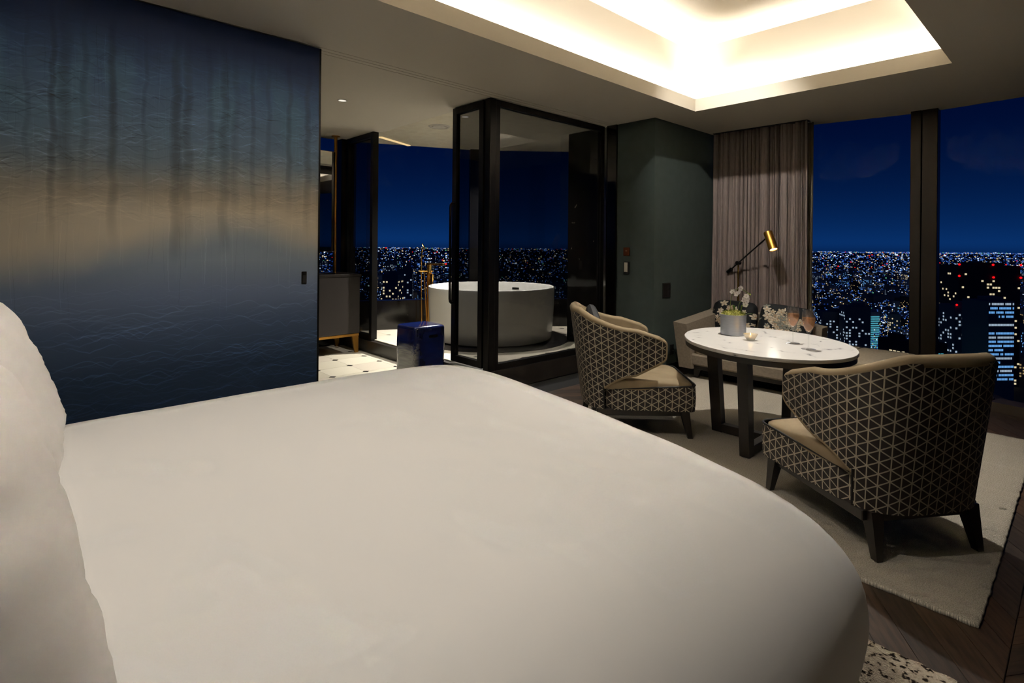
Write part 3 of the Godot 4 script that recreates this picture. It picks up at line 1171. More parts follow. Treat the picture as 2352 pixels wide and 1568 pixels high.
func build_bed() -> void:
	var linen := paint(Color(0.87, 0.855, 0.835), 0.8, 0.0, 0.25)
	linen.rim_enabled = true
	linen.rim = 0.3
	relief(linen, noise_tex(256, FastNoiseLite.TYPE_SIMPLEX, 0.02, [], 4, 41), 0.04)
	linen.uv1_scale = Vector3(1.3, 1.3, 1)
	var t := thing("bed", "wide bed under a plump white duvet filling the foreground", "bed", Vector3.ZERO)
	var base := Shape.new()
	base.bevel(Vector3(0.6, 0.15, -1.6), Vector3(2.5, 0.22, 2.1), 0.02)
	part("bed_base", base, paint(Color(0.09, 0.075, 0.065), 0.8), t)
	for x in [-0.6, 1.8]:
		for z in [-2.6, -0.7]:
			var l := Shape.new()
			l.lathe([Vector2(0.0, 0.0), Vector2(0.03, 0.0), Vector2(0.035, 0.04)], Vector3(x, 0, z), 14)
			part("leg", l, M.black, t)
	var mattress := Shape.new()
	mattress.soft(Vector3(0.5, 0.33, -1.6), Vector3(1.15, 0.08, 0.95), 0.2, 0.08, Basis.IDENTITY, 48, 12)
	part("mattress", mattress, linen, t)
	var loop := smooth_loop([Vector2(-0.78, -2.95), Vector2(0.0, -3.01), Vector2(0.9, -3.02), Vector2(1.7, -3.0), Vector2(2.06, -2.9), Vector2(2.2, -2.62), Vector2(2.23, -2.1), Vector2(2.18, -1.5), Vector2(2.1, -1.0), Vector2(2.0, -0.63), Vector2(1.9, -0.465), Vector2(1.7, -0.42), Vector2(1.3, -0.415), Vector2(0.7, -0.415), Vector2(0.0, -0.415), Vector2(-0.72, -0.42), Vector2(-0.8, -0.5), Vector2(-0.8, -1.6), Vector2(-0.8, -2.85)], 8)
	var fn := FastNoiseLite.new()
	fn.seed = 12
	fn.frequency = 0.75
	fn.fractal_octaves = 2
	var prof := [Vector2(0.05, 0.075), Vector2(0.03, 0.08), Vector2(0.012, 0.11), Vector2(0.003, 0.16)]
	for k in 16:
		var a := PI / 2 * k / 15
		prof.append(Vector2(0.41 * (1.0 - cos(a)), 0.2 + 0.4 * sin(a)))
	var duvet := loop_rings(loop, prof, Vector2(0.1, -1.6), Vector2(1.15, -1.6), 22, fn, 0.011)
	part("duvet", duvet, linen, t).set_meta("label", "smooth white duvet with a softly rounded edge")
	var hb := Shape.new()
	hb.bevel(Vector3(-0.80, 0.72, -1.62), Vector3(0.08, 1.2, 2.7), 0.02)
	part("headboard", hb, paint(Color(0.2, 0.17, 0.14), 0.8), t)
	var p1 := part("pillow", pillow_shape(Vector3(0.21, 0.29, 0.5), 3), linen)
	p1.position = Vector3(-0.13, 0.83, -2.1)
	p1.rotation = Vector3(0, deg_to_rad(-4), deg_to_rad(20))
	tag(p1, "large white pillow propped upright on the window-far side of the bed, beside the mural panel", "pillow", "pillows on the bed")
	var p2 := part("pillow", pillow_shape(Vector3(0.21, 0.29, 0.52), 8), linen)
	p2.position = Vector3(-0.135, 0.83, -1.0)
	p2.rotation = Vector3(0, deg_to_rad(1), deg_to_rad(12))
	tag(p2, "large white pillow propped upright in front of the other pillow, bulging over the duvet", "pillow", "pillows on the bed")


# ---------------------------------------------------------------- sliding mural panel
func stroke(lum: PackedFloat32Array, W: int, H: int, pts: PackedVector2Array, gain: float, wide := 1.0) -> void:
	# a thin line that tapers at both ends, laid onto the print's tone
	for k in pts.size():
		var p := pts[k]
		var w := sin(PI * (k + 0.5) / pts.size())
		var x := int(p.x)
		if x < 0 or x >= W:
			continue
		for y in range(int(p.y - wide - 1), int(p.y + wide + 2)):
			if y < 0 or y >= H:
				continue
			var c := clampf(wide + 0.5 - absf(y - p.y), 0.0, 1.0)
			lum[y * W + x] += gain * w * c


func mural() -> ImageTexture:
	# printed panel: dim forest above, a band of pale mist, rippled water below, drawn in thin wavy lines
	var W := 1000
	var H := 1000
	var r := RandomNumberGenerator.new()
	r.seed = 77
	var n2 := FastNoiseLite.new()
	n2.seed = 52
	n2.frequency = 0.02
	n2.fractal_octaves = 3
	var n3 := FastNoiseLite.new()
	n3.seed = 53
	n3.frequency = 0.006
	n3.fractal_octaves = 3
	var lum := PackedFloat32Array()
	lum.resize(W * H)
	lum.fill(1.0)
	# trunks
	var trunks := []
	for k in 26:
		trunks.append([(k + 0.5 + r.randfn(0, 0.3)) / 26.0 * W, r.randf_range(5, 15), r.randf_range(0.12, 0.34), r.randf_range(0.36, 0.5)])
	for q in trunks:
		for y in int(0.56 * H):
			var fy := float(y) / H
			var fade := clampf((fy - 0.03) * 6.0, 0.0, 1.0) * clampf((q[3] + 0.06 - fy) * 9.0, 0.0, 1.0)
			if fade <= 0.0:
				continue
			var mid: float = q[0] + 7.0 * n3.get_noise_2d(y * 1.5, q[0] * 3.0)
			var half: float = q[1] * (0.7 + 0.8 * fy)
			for x in range(maxi(0, int(mid - half)), mini(W, int(mid + half) + 1)):
				lum[y * W + x] -= q[2] * fade * (1.0 - pow(absf(x - mid) / half, 2.0))
	# branches: thin drooping curves to both sides of the trunks, dark and pale
	for n in 2300:
		var q: Array = trunks[r.randi() % 26]
		var y0 := H * r.randf_range(0.07, 0.46)
		var dirv := 1.0 if r.randf() < 0.5 else -1.0
		var length := int(r.randf_range(24, 95))
		var rise := r.randf_range(-9, 5)
		var sag := r.randf_range(4, 20)
		var pts := PackedVector2Array()
		for k in length:
			var u := float(k) / length
			pts.append(Vector2(q[0] + dirv * k, y0 + rise * sin(u * PI) + sag * u * u + 2.5 * sin(u * 9.0 + n)))
		var f := y0 / H
		var depth := clampf((f - 0.04) * 6.0, 0.3, 1.0) * clampf((0.52 - f) * 6.0, 0.15, 1.0)
		stroke(lum, W, H, pts, (r.randf_range(0.08, 0.26) if r.randf() < 0.55 else -r.randf_range(0.08, 0.24)) * depth, r.randf_range(0.5, 1.1))
	# stems and hair-thin uprights
	for n in 420:
		var x0 := r.randf() * W
		var y0 := int(H * r.randf_range(0.05, 0.5))
		var g := r.randfn(0, 0.06)
		for y in range(y0, mini(H, y0 + int(r.randf_range(40, 190)))):
			var x := int(x0 + 3.0 * sin(y * 0.02 + n))
			if x >= 0 and x < W:
				lum[y * W + x] += g
	# ripples: long pale curves, denser towards the bottom
	for n in 760:
		var f := 0.60 + 0.40 * pow(r.randf(), 0.75)
		var x0 := r.randf_range(-80, W)
		var length := int(r.randf_range(50, 230))
		var amp := r.randf_range(2.0, 9.0) * (0.6 + f)
		var wave := r.randf_range(45, 120)
		var ph := r.randf() * TAU
		var pts := PackedVector2Array()
		for k in length:
			var a := k / wave * TAU + ph
			pts.append(Vector2(x0 + k, f * H - amp * absf(sin(a * 0.5)) * 1.4 + 2.0 * sin(a * 1.7)))
		stroke(lum, W, H, pts, r.randf_range(0.10, 0.52) * clampf((f - 0.58) * 6.0, 0.2, 1.0), r.randf_range(0.5, 0.9))
	# print colours from top to bottom
	var stops := [0.0, 0.07, 0.16, 0.27, 0.36, 0.46, 0.54, 0.61, 0.69, 0.78, 0.90, 1.0]
	var cols := [Color8(28, 40, 72), Color8(40, 58, 98), Color8(74, 102, 144), Color8(108, 134, 168), Color8(138, 156, 176), Color8(146, 158, 168), Color8(134, 148, 164), Color8(100, 115, 144), Color8(62, 78, 106), Color8(32, 48, 72), Color8(22, 36, 58), Color8(17, 30, 50)]
	var haze := Color8(222, 209, 187)
	var low := [0.54, 0.54, 0.545, 0.54, 0.53, 0.514, 0.476, 0.449, 0.456, 0.50, 0.53]
	var at_u := [0.0, 0.1, 0.2, 0.345, 0.43, 0.52, 0.647, 0.741, 0.846, 1.0, 1.01]
	var data := PackedByteArray()
	data.resize(W * H * 3)
	var at := 0
	for y in H:
		var fy := float(y) / H
		var k := 0
		while stops[k + 1] < fy:
			k += 1
		var tone: Color = cols[k].lerp(cols[k + 1], (fy - stops[k]) / (stops[k + 1] - stops[k]))
		var gapa := clampf((0.40 - fy) * 4.0, 0.0, 1.0) * clampf((fy - 0.05) * 7.0, 0.0, 1.0)
		for x in W:
			var fx := float(x) / W
			var j := 0
			while at_u[j + 1] < fx:
				j += 1
			var edge := lerpf(low[j], low[j + 1], (fx - at_u[j]) / (at_u[j + 1] - at_u[j]))
			var wx := n3.get_noise_2d(x, y * 0.8)
			var over := 0.405 - 0.045 * fx
			var mist := smoothstep(over - 0.08, over + 0.06, fy + wx * 0.02) * (1.0 - smoothstep(edge - 0.04, edge + 0.06, fy + wx * 0.015))
			var c := tone.lerp(haze, mist * 0.92)
			# clearings of teal sky between the trunks
			var gap := clampf(n2.get_noise_2d(x * 0.5, y * 0.18) * 2.4 + 0.12, 0.0, 1.0) * gapa
			c = c.lerp(Color8(98, 142, 168), gap * 0.42)
			var l := clampf(lum[at], 0.3, 2.0)
			l = lerpf(l, 1.0, mist * 0.55)
			data[at * 3] = int(clampf(c.r * l, 0, 1) * 255)
			data[at * 3 + 1] = int(clampf(c.g * l, 0, 1) * 255)
			data[at * 3 + 2] = int(clampf(c.b * l, 0, 1) * 255)
			at += 1
	return ImageTexture.create_from_image(Image.create_from_data(W, H, false, Image.FORMAT_RGB8, data))


func mural_panel() -> void:
	var t := thing("sliding_panel", "tall blue sliding wall panel printed with a misty forest over dark water", "sliding panel", Vector3(0.33, 0.012, -3.52))
	var s := Shape.new()
	var x0 := -1.17
	var x1 := 1.165
	var y1 := 2.578
	s.quad(Vector3(x0, 0, 0.02), Vector3(x1, 0, 0.02), Vector3(x1, y1, 0.02), Vector3(x0, y1, 0.02), [Vector2(0, 1), Vector2(1, 1), Vector2(1, 0), Vector2(0, 0)])
	var m := paint(Color.WHITE, 0.55, 0.0, 0.35)
	m.albedo_texture = mural()
	m.texture_repeat = false
	part("printed_face", s, m, t)
	s = Shape.new()
	s.span(Vector3(x0, 0, -0.02), Vector3(x1, y1, 0.0195))
	part("panel_core", s, paint(Color(0.06, 0.07, 0.09), 0.7), t)
	s = Shape.new()
	s.span(Vector3(x1, 0, -0.021), Vector3(x1 + 0.012, y1, 0.022))
	part("edge_trim", s, M.black_metal, t)
	s = Shape.new()
	s.bevel(Vector3(1.075, 1.063, 0.021), Vector3(0.034, 0.082, 0.006), 0.002)
	var h := part("flush_handle", s, M.black_metal, t)
	h.set_meta("label", "small black recessed pull near the panel's edge")
	s = Shape.new()
	s.bevel(Vector3(1.075, 1.055, 0.0245), Vector3(0.02, 0.05, 0.002), 0.0008)
	part("handle_cup", s, M.black, h)


# ---------------------------------------------------------------- armchairs
func lattice_texture() -> ImageTexture:
	# woven lattice of light ribbons crossing in three directions on dark brown; one tile is sqrt(3) : 1
	var W := 416
	var H := 240
	var side := float(H)  # triangle side in pixels
	var img := Image.create_empty(W, H, false, Image.FORMAT_RGB8)
	var half := 13.5
	var fn := FastNoiseLite.new()
	fn.seed = 3
	fn.frequency = 0.05
	for y in H:
		for x in W:
			var px := float(x) / W * side * sqrt(3.0)
			var py := float(y)
			var best := 1e9
			# upright ribbons every side * sqrt(3) / 2, and the two slanting families
			var p := side * sqrt(3.0) / 2.0
			for dirv in [Vector2(1, 0), Vector2(0.5, sqrt(3.0) / 2.0), Vector2(-0.5, sqrt(3.0) / 2.0)]:
				var q: float = Vector2(px, py).dot(dirv)
				var d := absf(fposmod(q + p / 2, p) - p / 2)
				best = minf(best, d)
			var k := clampf((half - best) / 2.0, 0.0, 1.0)
			var nz := 1.0 + 0.1 * fn.get_noise_2d(x, y)
			var c := Color(0.135, 0.105, 0.098).lerp(Color(0.70, 0.66, 0.58), k) * nz
			img.set_pixel(x, y, c)
	return ImageTexture.create_from_image(img)


func chair_plan(arc: float, y: float, inset: float) -> Vector3:
	# the tub chair's shell in plan: arc from -1 (one wing tip) through 0 (middle of the back) to 1
	var f := clampf((y - 0.19) / 0.64, 0.0, 1.0)
	var a := lerpf(0.308, 0.345, f) - inset
	var b := lerpf(0.325, 0.41, f) - inset
	var straight := 0.24  # share of each half that is the straight wing
	var u := absf(arc)
	var p: Vector2
	if u > 1.0 - straight:
		var w := (u - (1.0 - straight)) / straight
		p = Vector2(a, lerpf(0.0, -0.196, w))
	else:
		var th := u / (1.0 - straight) * PI / 2
		var e := 2.0 / 3.4
		p = Vector2(a * pow(sin(th), e), b * pow(cos(th), e))
	return Vector3(p.x * signf(arc), y, p.y)


func taper(s: Shape, top: Vector3, top_half: Vector2, low: Vector3, low_half: Vector2) -> void:
	var a := []
	var b := []
	for c in [Vector2(-1, -1), Vector2(1, -1), Vector2(1, 1), Vector2(-1, 1)]:
		a.append(top + Vector3(c.x * top_half.x, 0, c.y * top_half.y))
		b.append(low + Vector3(c.x * low_half.x, 0, c.y * low_half.y))
	for k in 4:
		var k2 := (k + 1) % 4
		s.two(b[k], b[k2], a[k2], a[k], (a[k] + a[k2]) / 2 - top)
	s.two(a[0], a[1], a[2], a[3], Vector3.UP)
	s.two(b[0], b[1], b[2], b[3], Vector3.DOWN)


func make_chair(label: String) -> Node3D:
	var t := thing("armchair", label, "armchair", Vector3.ZERO)
	var y_top := func(u: float) -> float: return 0.83 - 0.18 * pow(clampf((absf(u) - 0.2) / 0.8, 0.0, 1.0), 1.12)
	var arcs := []
	var lows := []
	var highs := []
	var seam := 0.545
	var n := 46
	for k in n + 1:
		var u := float(k) / n
		arcs.append(u)
	arcs.append(seam - 0.0005)
	arcs.append(seam + 0.0005)
	for k in 8:
		arcs.append(1.0 - 0.07 * pow(1.0 - k / 8.0, 1.8))
	arcs.sort()
	var full := []
	for k in range(arcs.size() - 1, 0, -1):
		full.append(-arcs[k])
	full.append_array(arcs)
	for u in full:
		var w := absf(u)
		var hi: float = y_top.call(u)
		var lo := 0.19
		if w > seam:
			lo = lerpf(0.335, 0.527, (w - seam) / (1.0 - seam))
		# rounded wing tip
		var r := 0.07
		if w > 1.0 - r:
			var q := (w - (1.0 - r)) / r
			var drop := 1.0 - pow(maxf(0.0, 1.0 - pow(q, 3.2)), 1.0 / 3.2)
			var midy := (hi + lo) / 2
			hi = lerpf(hi, midy + 0.032, drop)
			lo = lerpf(lo, midy - 0.032, drop)
		lows.append(lo)
		highs.append(hi)
	# outer shell
	var rows := []
	var uvs := []
	var irows := []
	var iuvs := []
	var R := 12
	var arclen := PackedFloat32Array()
	var run := 0.0
	for k in full.size():
		if k:
			run += chair_plan(full[k], 0.6, 0.0).distance_to(chair_plan(full[k - 1], 0.6, 0.0))
		arclen.append(run)
	for r in R + 1:
		var row := PackedVector3Array()
		var ur := PackedVector2Array()
		var irow := PackedVector3Array()
		var iur := PackedVector2Array()
		for k in full.size():
			var y := lerpf(lows[k], highs[k], float(r) / R)
			row.append(chair_plan(full[k], y, 0.0))
			ur.append(Vector2(arclen[k], y))
			var yi := lerpf(maxf(lows[k], 0.34), highs[k], float(r) / R)
			var channel := 0.007 * absf(sin(arclen[k] / 0.095 * PI))
			irow.append(chair_plan(full[k], yi, 0.062 + channel * -1.0))
			iur.append(Vector2(arclen[k], yi))
		rows.append(row)
		uvs.append(ur)
		irows.append(irow)
		iuvs.append(iur)
	var s := Shape.new()
	s.grid(rows, uvs, true)
	part("back_shell", s, M.lattice, t).set_meta("label", "dark brown fabric with a pale triangular lattice")
	s = Shape.new()
	s.grid(irows, iuvs, false)
	part("inner_back", s, M.beige, t).set_meta("label", "beige upholstery stitched in upright channels")
	# welt that closes the edge between the two skins
	s = Shape.new()
	var path := []
	var rad := []
	for k in full.size():
		path.append((rows[R][k] + chair_plan(full[k], highs[k], 0.058)) / 2)
	var welt := []
	var wrad := []
	for k in range(full.size() - 1, -1, -1):
		if absf(full[k]) > seam and full[k] > 0:
			welt.push_front((rows[0][k] + irows[0][k]) / 2)
			wrad.push_front(0.02)
	welt = []
	wrad = []
	var first := []
	for k in full.size():
		if full[k] < -seam:
			first.push_front((rows[0][k] * 0.8 + irows[0][k] * 0.2))
	for p in first:
		welt.append(p)
		wrad.append(0.013)
	for k in full.size():
		welt.append(path[k])
		wrad.append(lerpf(0.033, 0.024, absf(full[k])) if absf(full[k]) < 0.95 else 0.02)
	for k in range(full.size() - 1, -1, -1):
		if full[k] > seam:
			welt.append(rows[0][k] * 0.8 + irows[0][k] * 0.2)
			wrad.append(0.013)
	var clean := []
	var cr := []
	for k in welt.size():
		if clean.is_empty() or (welt[k] as Vector3).distance_to(clean[-1]) > 0.004:
			clean.append(welt[k])
			cr.append(wrad[k])
	s.tube(clean, cr, 10)
	# under side of the wings
	var strip_a := PackedVector3Array()
	for sg in [-1, 1]:
		var ra := PackedVector3Array()
		var rb := PackedVector3Array()
		for k in full.size():
			if full[k] * sg > seam:
				ra.append(rows[0][k])
				rb.append(irows[0][k])
		s.grid([ra, rb], [], sg < 0)
	part("welt", s, M.beige, t)
	# seat: patterned box and a beige cushion
	var plan := PackedVector2Array()
	var hw := 0.312
	plan.append(Vector2(-0.2, 0.22))
	plan.append(Vector2(-hw + 0.016, 0.13))
	for c in [[-1, PI, PI * 1.5], [1, PI * 1.5, TAU]]:
		for k in 7:
			var a: float = lerpf(c[1], c[2], k / 6.0)
			plan.append(Vector2(c[0] * (hw - 0.05) + 0.05 * cos(a), -0.407 + 0.05 + 0.05 * sin(a)))
	plan.append(Vector2(hw - 0.016, 0.13))
	plan.append(Vector2(0.2, 0.22))
	var srows := []
	var suv := []
	for r in 5:
		var row := PackedVector3Array()
		var ur := PackedVector2Array()
		var alongp := 0.0
		for k in plan.size():
			if k:
				alongp += plan[k].distance_to(plan[k - 1])
			var back := clampf((plan[k].y + 0.4) / 0.6, 0.0, 1.0)
			var y := lerpf(0.188, lerpf(0.358, 0.325, back), r / 4.0)
			var bul := 1.0 + 0.012 * sin(r / 4.0 * PI)
			row.append(Vector3(plan[k].x * bul, y, plan[k].y * bul))
			ur.append(Vector2(alongp, y))
		srows.append(row)
		suv.append(ur)
	s = Shape.new()
	s.grid(srows, suv, true)
	part("seat_box", s, M.lattice, t)
	s = Shape.new()
	s.tube(Array(srows[4]), 0.006, 6)
	for sg in [-1, 1]:
		var line := []
		for k in 7:
			var y := lerpf(0.19, 0.35, k / 6.0)
			line.append(chair_plan(sg * seam, y, 0.001))
		s.tube(line, 0.005, 6)
	part("seat_piping", s, M.black, t)
	s = Shape.new()
	s.soft(Vector3(0, 0.347, -0.075), Vector3(0.306, 0.05, 0.325), 0.42, 0.22, Basis(Vector3.RIGHT, deg_to_rad(-3.2)), 56, 14)
	part("seat_cushion", s, M.beige, t)
	s = Shape.new()
	var low := PackedVector3Array()
	s.prism(plan, 0.186, 0.19)
	part("seat_bottom", s, M.black, t)
	# walnut base
	s = Shape.new()
	s.bevel(Vector3(0, 0.168, -0.335), Vector3(0.5, 0.042, 0.03), 0.004)
	s.bevel(Vector3(0, 0.168, 0.25), Vector3(0.46, 0.05, 0.03), 0.004)
	for sg in [-1, 1]:
		s.bevel(Vector3(sg * 0.262, 0.168, -0.04), Vector3(0.03, 0.046, 0.58), 0.004, Basis(Vector3.UP, sg * deg_to_rad(1.8)))
	part("base_rail", s, M.walnut, t)
	for sg in [-1, 1]:
		var l := Shape.new()
		taper(l, Vector3(sg * 0.262, 0.19, -0.335), Vector2(0.026, 0.03), Vector3(sg * 0.268, 0, -0.375), Vector2(0.013, 0.016))
		part("leg", l, M.walnut, t)
		l = Shape.new()
		taper(l, Vector3(sg * 0.235, 0.19, 0.245), Vector2(0.03, 0.03), Vector3(sg * 0.248, 0, 0.285), Vector2(0.014, 0.016))
		part("leg", l, M.walnut, t)
	return t


# ---------------------------------------------------------------- lounge
func build_lounge() -> void:
	mural_panel()
	M.lattice = paint(Color.WHITE, 0.55, 0.0, 0.5)
	M.lattice.albedo_texture = lattice_texture()
	var tri := 0.051
	M.lattice.uv1_scale = Vector3(1.0 / (tri * sqrt(3.0)), 1.0 / tri, 1)
	M.beige = paint(Color(0.60, 0.535, 0.43), 0.75, 0.0, 0.3)
	M.beige.albedo_texture = noise_tex(256, FastNoiseLite.TYPE_SIMPLEX, 0.015, [[0.0, 1.0], [Color(0.88, 0.87, 0.85), Color(1, 1, 1)]], 4, 61)
	M.beige.rim_enabled = true
	M.beige.rim = 0.3
	M.sofa = paint(Color(0.52, 0.475, 0.415), 0.85, 0.0, 0.3)
	M.sofa.albedo_texture = noise_tex(256, FastNoiseLite.TYPE_SIMPLEX, 0.05, [[0.0, 1.0], [Color(0.88, 0.88, 0.88), Color(1, 1, 1)]], 4, 62)
	triplanar(M.sofa, 2.0)
	var a := make_chair("lattice armchair with its back to the bed, at the corner of the pale rug")
	a.position = Vector3(2.99, 0.0168, -0.703)
	a.rotation.y = deg_to_rad(-33.07)
	var b := copy_of(a, "lattice armchair beside the glass bathroom, with a dark cushion on its seat")
	b.position = Vector3(3.277, 0.0168, -2.291)
	b.rotation.y = deg_to_rad(-135.05)
	var cu := part("cushion", pillow_shape(Vector3(0.05, 0.18, 0.18), 5), paint(Color(0.10, 0.11, 0.13), 0.7))
	cu.position = Vector3(3.175, 0.655, -2.495)
	cu.basis = Basis(Vector3.UP, deg_to_rad(-45.0)) * Basis(Vector3.BACK, deg_to_rad(12)) * Basis(Vector3.RIGHT, deg_to_rad(32))
	tag(cu, "small dark blue grey cushion inside the armchair beside the bathroom", "cushion")
	table()
	sofa()
	curtain()
	rugs()
	lamp()


func table() -> void:
	var t := thing("oval_table", "oval white marble topped table on a dark crossed wooden base", "table", Vector3(3.664, 0.0168, -1.477))
	var marble := paint(Color.WHITE, 0.2, 0.0, 0.14)
	var vein := noise_tex(1024, FastNoiseLite.TYPE_SIMPLEX, 0.0024, [[0.0, 0.72, 0.82, 0.89, 0.93, 1.0], [Color(0.86, 0.845, 0.82), Color(0.85, 0.835, 0.81), Color(0.80, 0.785, 0.765), Color(0.66, 0.645, 0.63), Color(0.42, 0.41, 0.40), Color(0.36, 0.35, 0.35)]], 5, 77, false, 1.0, FastNoiseLite.FRACTAL_RIDGED)
	marble.albedo_texture = vein
	triplanar(marble, 0.8, false)
	var ang := deg_to_rad(136.2)
	var ax := Vector2(cos(ang), sin(ang))
	var ay := Vector2(-sin(ang), cos(ang))
	var slab := func(ra: float, rb: float, prof: Array) -> Shape:
		var s := Shape.new()
		var rows := []
		for q in prof:
			var row := PackedVector3Array()
			for k in 97:
				var th := -TAU * k / 96
				var sc: float = q.x
				var p := ax * (ra + sc) * cos(th) + ay * (rb + sc) * sin(th)
				if sc < -0.3:
					p = Vector2.ZERO
				row.append(Vector3(p.x, q.y, p.y))
			rows.append(row)
		var cut := 0
		for k in range(1, rows.size()):
			var sharp: bool = k == rows.size() - 1
			if not sharp:
				var d1: Vector2 = (prof[k] - prof[k - 1]).normalized()
				var d2: Vector2 = (prof[k + 1] - prof[k]).normalized()
				sharp = d1.dot(d2) < 0.6
			if sharp:
				s.grid(rows.slice(cut, k + 1), [], false, true)
				cut = k
		return s
	part("marble_top", slab.call(0.605, 0.5, [Vector2(-9, 0.645), Vector2(-0.003, 0.645), Vector2(0.0, 0.648), Vector2(0.0, 0.664), Vector2(-0.004, 0.668), Vector2(-9, 0.668)]), marble, t).set_meta("label", "white marble slab with grey veins")
	part("wooden_rim", slab.call(0.597, 0.492, [Vector2(-9, 0.612), Vector2(0.0, 0.612), Vector2(0.0, 0.6455), Vector2(-9, 0.6455)]), M.walnut, t)
	# two frames crossing under the top; each is a pair of leaning legs on a foot bar
	for k in 2:
		var dirv := Vector3(0, 0, 1) if k == 0 else Vector3(1, 0, 0)
		var off := Vector3(-0.01, 0, 0.02) if k == 0 else Vector3(0.0, 0, 0.03)
		var lo := 0.325
		var hi := 0.37
		for sg in [-1, 1]:
			var l := Shape.new()
			var hw := Vector2(0.03, 0.036) if k == 0 else Vector2(0.036, 0.03)
			taper(l, off + dirv * sg * hi + Vector3(0, 0.614, 0), hw * 1.08, off + dirv * sg * lo, hw)
			part("leg", l, M.walnut, t)
		var bar := Shape.new()
		var size := Vector3(0.055, 0.055, lo * 2 - 0.06) if k == 0 else Vector3(lo * 2 - 0.06, 0.0545, 0.055)
		bar.bevel(off + Vector3(0, 0.029, 0), size, 0.003)
		part("foot_bar", bar, M.walnut, t)


func sofa() -> void:
	var t := thing("sofa", "long low taupe sofa with one side arm and an open chaise end under the window", "sofa", Vector3(5.3, 0.0, -1.9))
	var o := Vector3(-5.3, 0, 1.9)
	var body := Shape.new()
	body.bevel(Vector3(5.32, 0.2, -1.87) + o, Vector3(0.84, 0.11, 1.74), 0.015)
	part("seat_frame", body, M.sofa, t)
	var rail := Shape.new()
	rail.bevel(Vector3(5.33, 0.125, -1.87) + o, Vector3(0.8, 0.045, 1.68), 0.004)
	part("base_rail", rail, M.walnut, t)
	for x in [4.98, 5.66]:
		for z in [-2.64, -1.1]:
			var l := Shape.new()
			taper(l, Vector3(x, 0.11, z) + o, Vector2(0.03, 0.04), Vector3(x, 0.0168 if x < 5.2 else 0.0, z + (0.02 if z > -2 else -0.02)) + o, Vector2(0.016, 0.02))
			part("leg", l, M.walnut, t)
	var cush: StandardMaterial3D = M.sofa.duplicate()
	cush.albedo_color = Color(0.58, 0.53, 0.455)
	for k in 2:
		var s := Shape.new()
		var z0: float = [-2.66, -1.83][k]
		var z1: float = [-1.84, -1.01][k]
		s.soft(Vector3(5.31, 0.325, (z0 + z1) / 2) + o, Vector3(0.4, 0.085, (z1 - z0) / 2), 0.22, 0.1, Basis.IDENTITY, 64, 14)
		part("seat_cushion", s, cush, t)
	# side arm: an upright panel, rising towards the back
	var arm := Shape.new()
	var prof := [Vector2(4.885, 0.11), Vector2(5.74, 0.11), Vector2(5.76, 0.635), Vector2(4.845, 0.555)]
	var zs := [-2.80, -2.66]
	var A := []
	var B := []
	for q in prof:
		A.append(Vector3(q.x, q.y, zs[0] - (q.y - 0.11) * 0.1) + o)
		B.append(Vector3(q.x + 0.0, q.y - (0.0 if q.y < 0.2 else 0.01), zs[1] - (q.y - 0.11) * 0.1) + o)
	arm.two(A[0], A[1], A[2], A[3], Vector3(0, 0, -1))
	arm.two(B[0], B[1], B[2], B[3], Vector3(0, 0, 1))
	arm.two(A[0], A[3], B[3], B[0], Vector3(-1, 0, 0))
	arm.two(A[3], A[2], B[2], B[3], Vector3(0, 1, 0))
	arm.two(A[1], A[2], B[2], B[1], Vector3(1, 0, 0))
	arm.two(A[0], A[1], B[1], B[0], Vector3(0, -1, 0))
	part("side_arm", arm, M.sofa, t)
	# back, sloping down to its end
	var back := Shape.new()
	A = []
	B = []
	for q in [Vector2(-2.79, 0.2), Vector2(-1.76, 0.2), Vector2(-1.73, 0.545), Vector2(-2.24, 0.62), Vector2(-2.84, 0.635)]:
		A.append(Vector3(5.60, q.y, q.x) + o)
		B.append(Vector3(5.765, q.y, q.x) + o)
	for k in 5:
		var k2 := (k + 1) % 5
		var outv: Vector3 = (A[k] + A[k2]) / 2 - (Vector3(5.6, 0.42, -2.25) + o)
		back.two(A[k], A[k2], B[k2], B[k], Vector3(0, outv.y, outv.z))
	for tri in [[0, 1, 2], [0, 2, 3], [0, 3, 4]]:
		var p: Vector3 = A[tri[0]]
		var q: Vector3 = A[tri[1]]
		var r: Vector3 = A[tri[2]]
		if (q - p).cross(r - p).x > 0:
			back.tri(p, r, q)
			back.tri(B[tri[0]], B[tri[1]], B[tri[2]])
		else:
			back.tri(p, q, r)
			back.tri(B[tri[0]], B[tri[2]], B[tri[1]])
	part("sofa_back", back, M.sofa, t)
	# two dark cushions with pale blossom
	var blossom := paint(Color.WHITE, 0.7, 0.0, 0.3)
	blossom.albedo_texture = blossom_texture(5, 46)
	blossom.texture_repeat = false
	var blossom2 := paint(Color.WHITE, 0.7, 0.0, 0.3)
	blossom2.albedo_texture = blossom_texture(9, 110)
	blossom2.texture_repeat = false
	for k in 2:
		var s := pillow_shape(Vector3(0.075, 0.175, 0.24), 20 + k)
		for j in s.t.size():
			s.t[j] = Vector2(0.5 + s.t[j].x / 0.5, 0.5 - s.t[j].y / 0.38)
		var c := part("cushion", s, [blossom, blossom2][k])
		c.position = [Vector3(5.50, 0.575, -2.53), Vector3(5.49, 0.57, -2.02)][k]
		c.rotation = Vector3(deg_to_rad([0, 5][k]), deg_to_rad([-6, 8][k]), deg_to_rad(-16))
		tag(c, ["dark cushion with a loose spray of pale blossom, leaning in the sofa's arm corner", "dark cushion densely covered in pale blossom, behind the plant pot on the sofa"][k], "cushion", "printed cushions on the sofa")


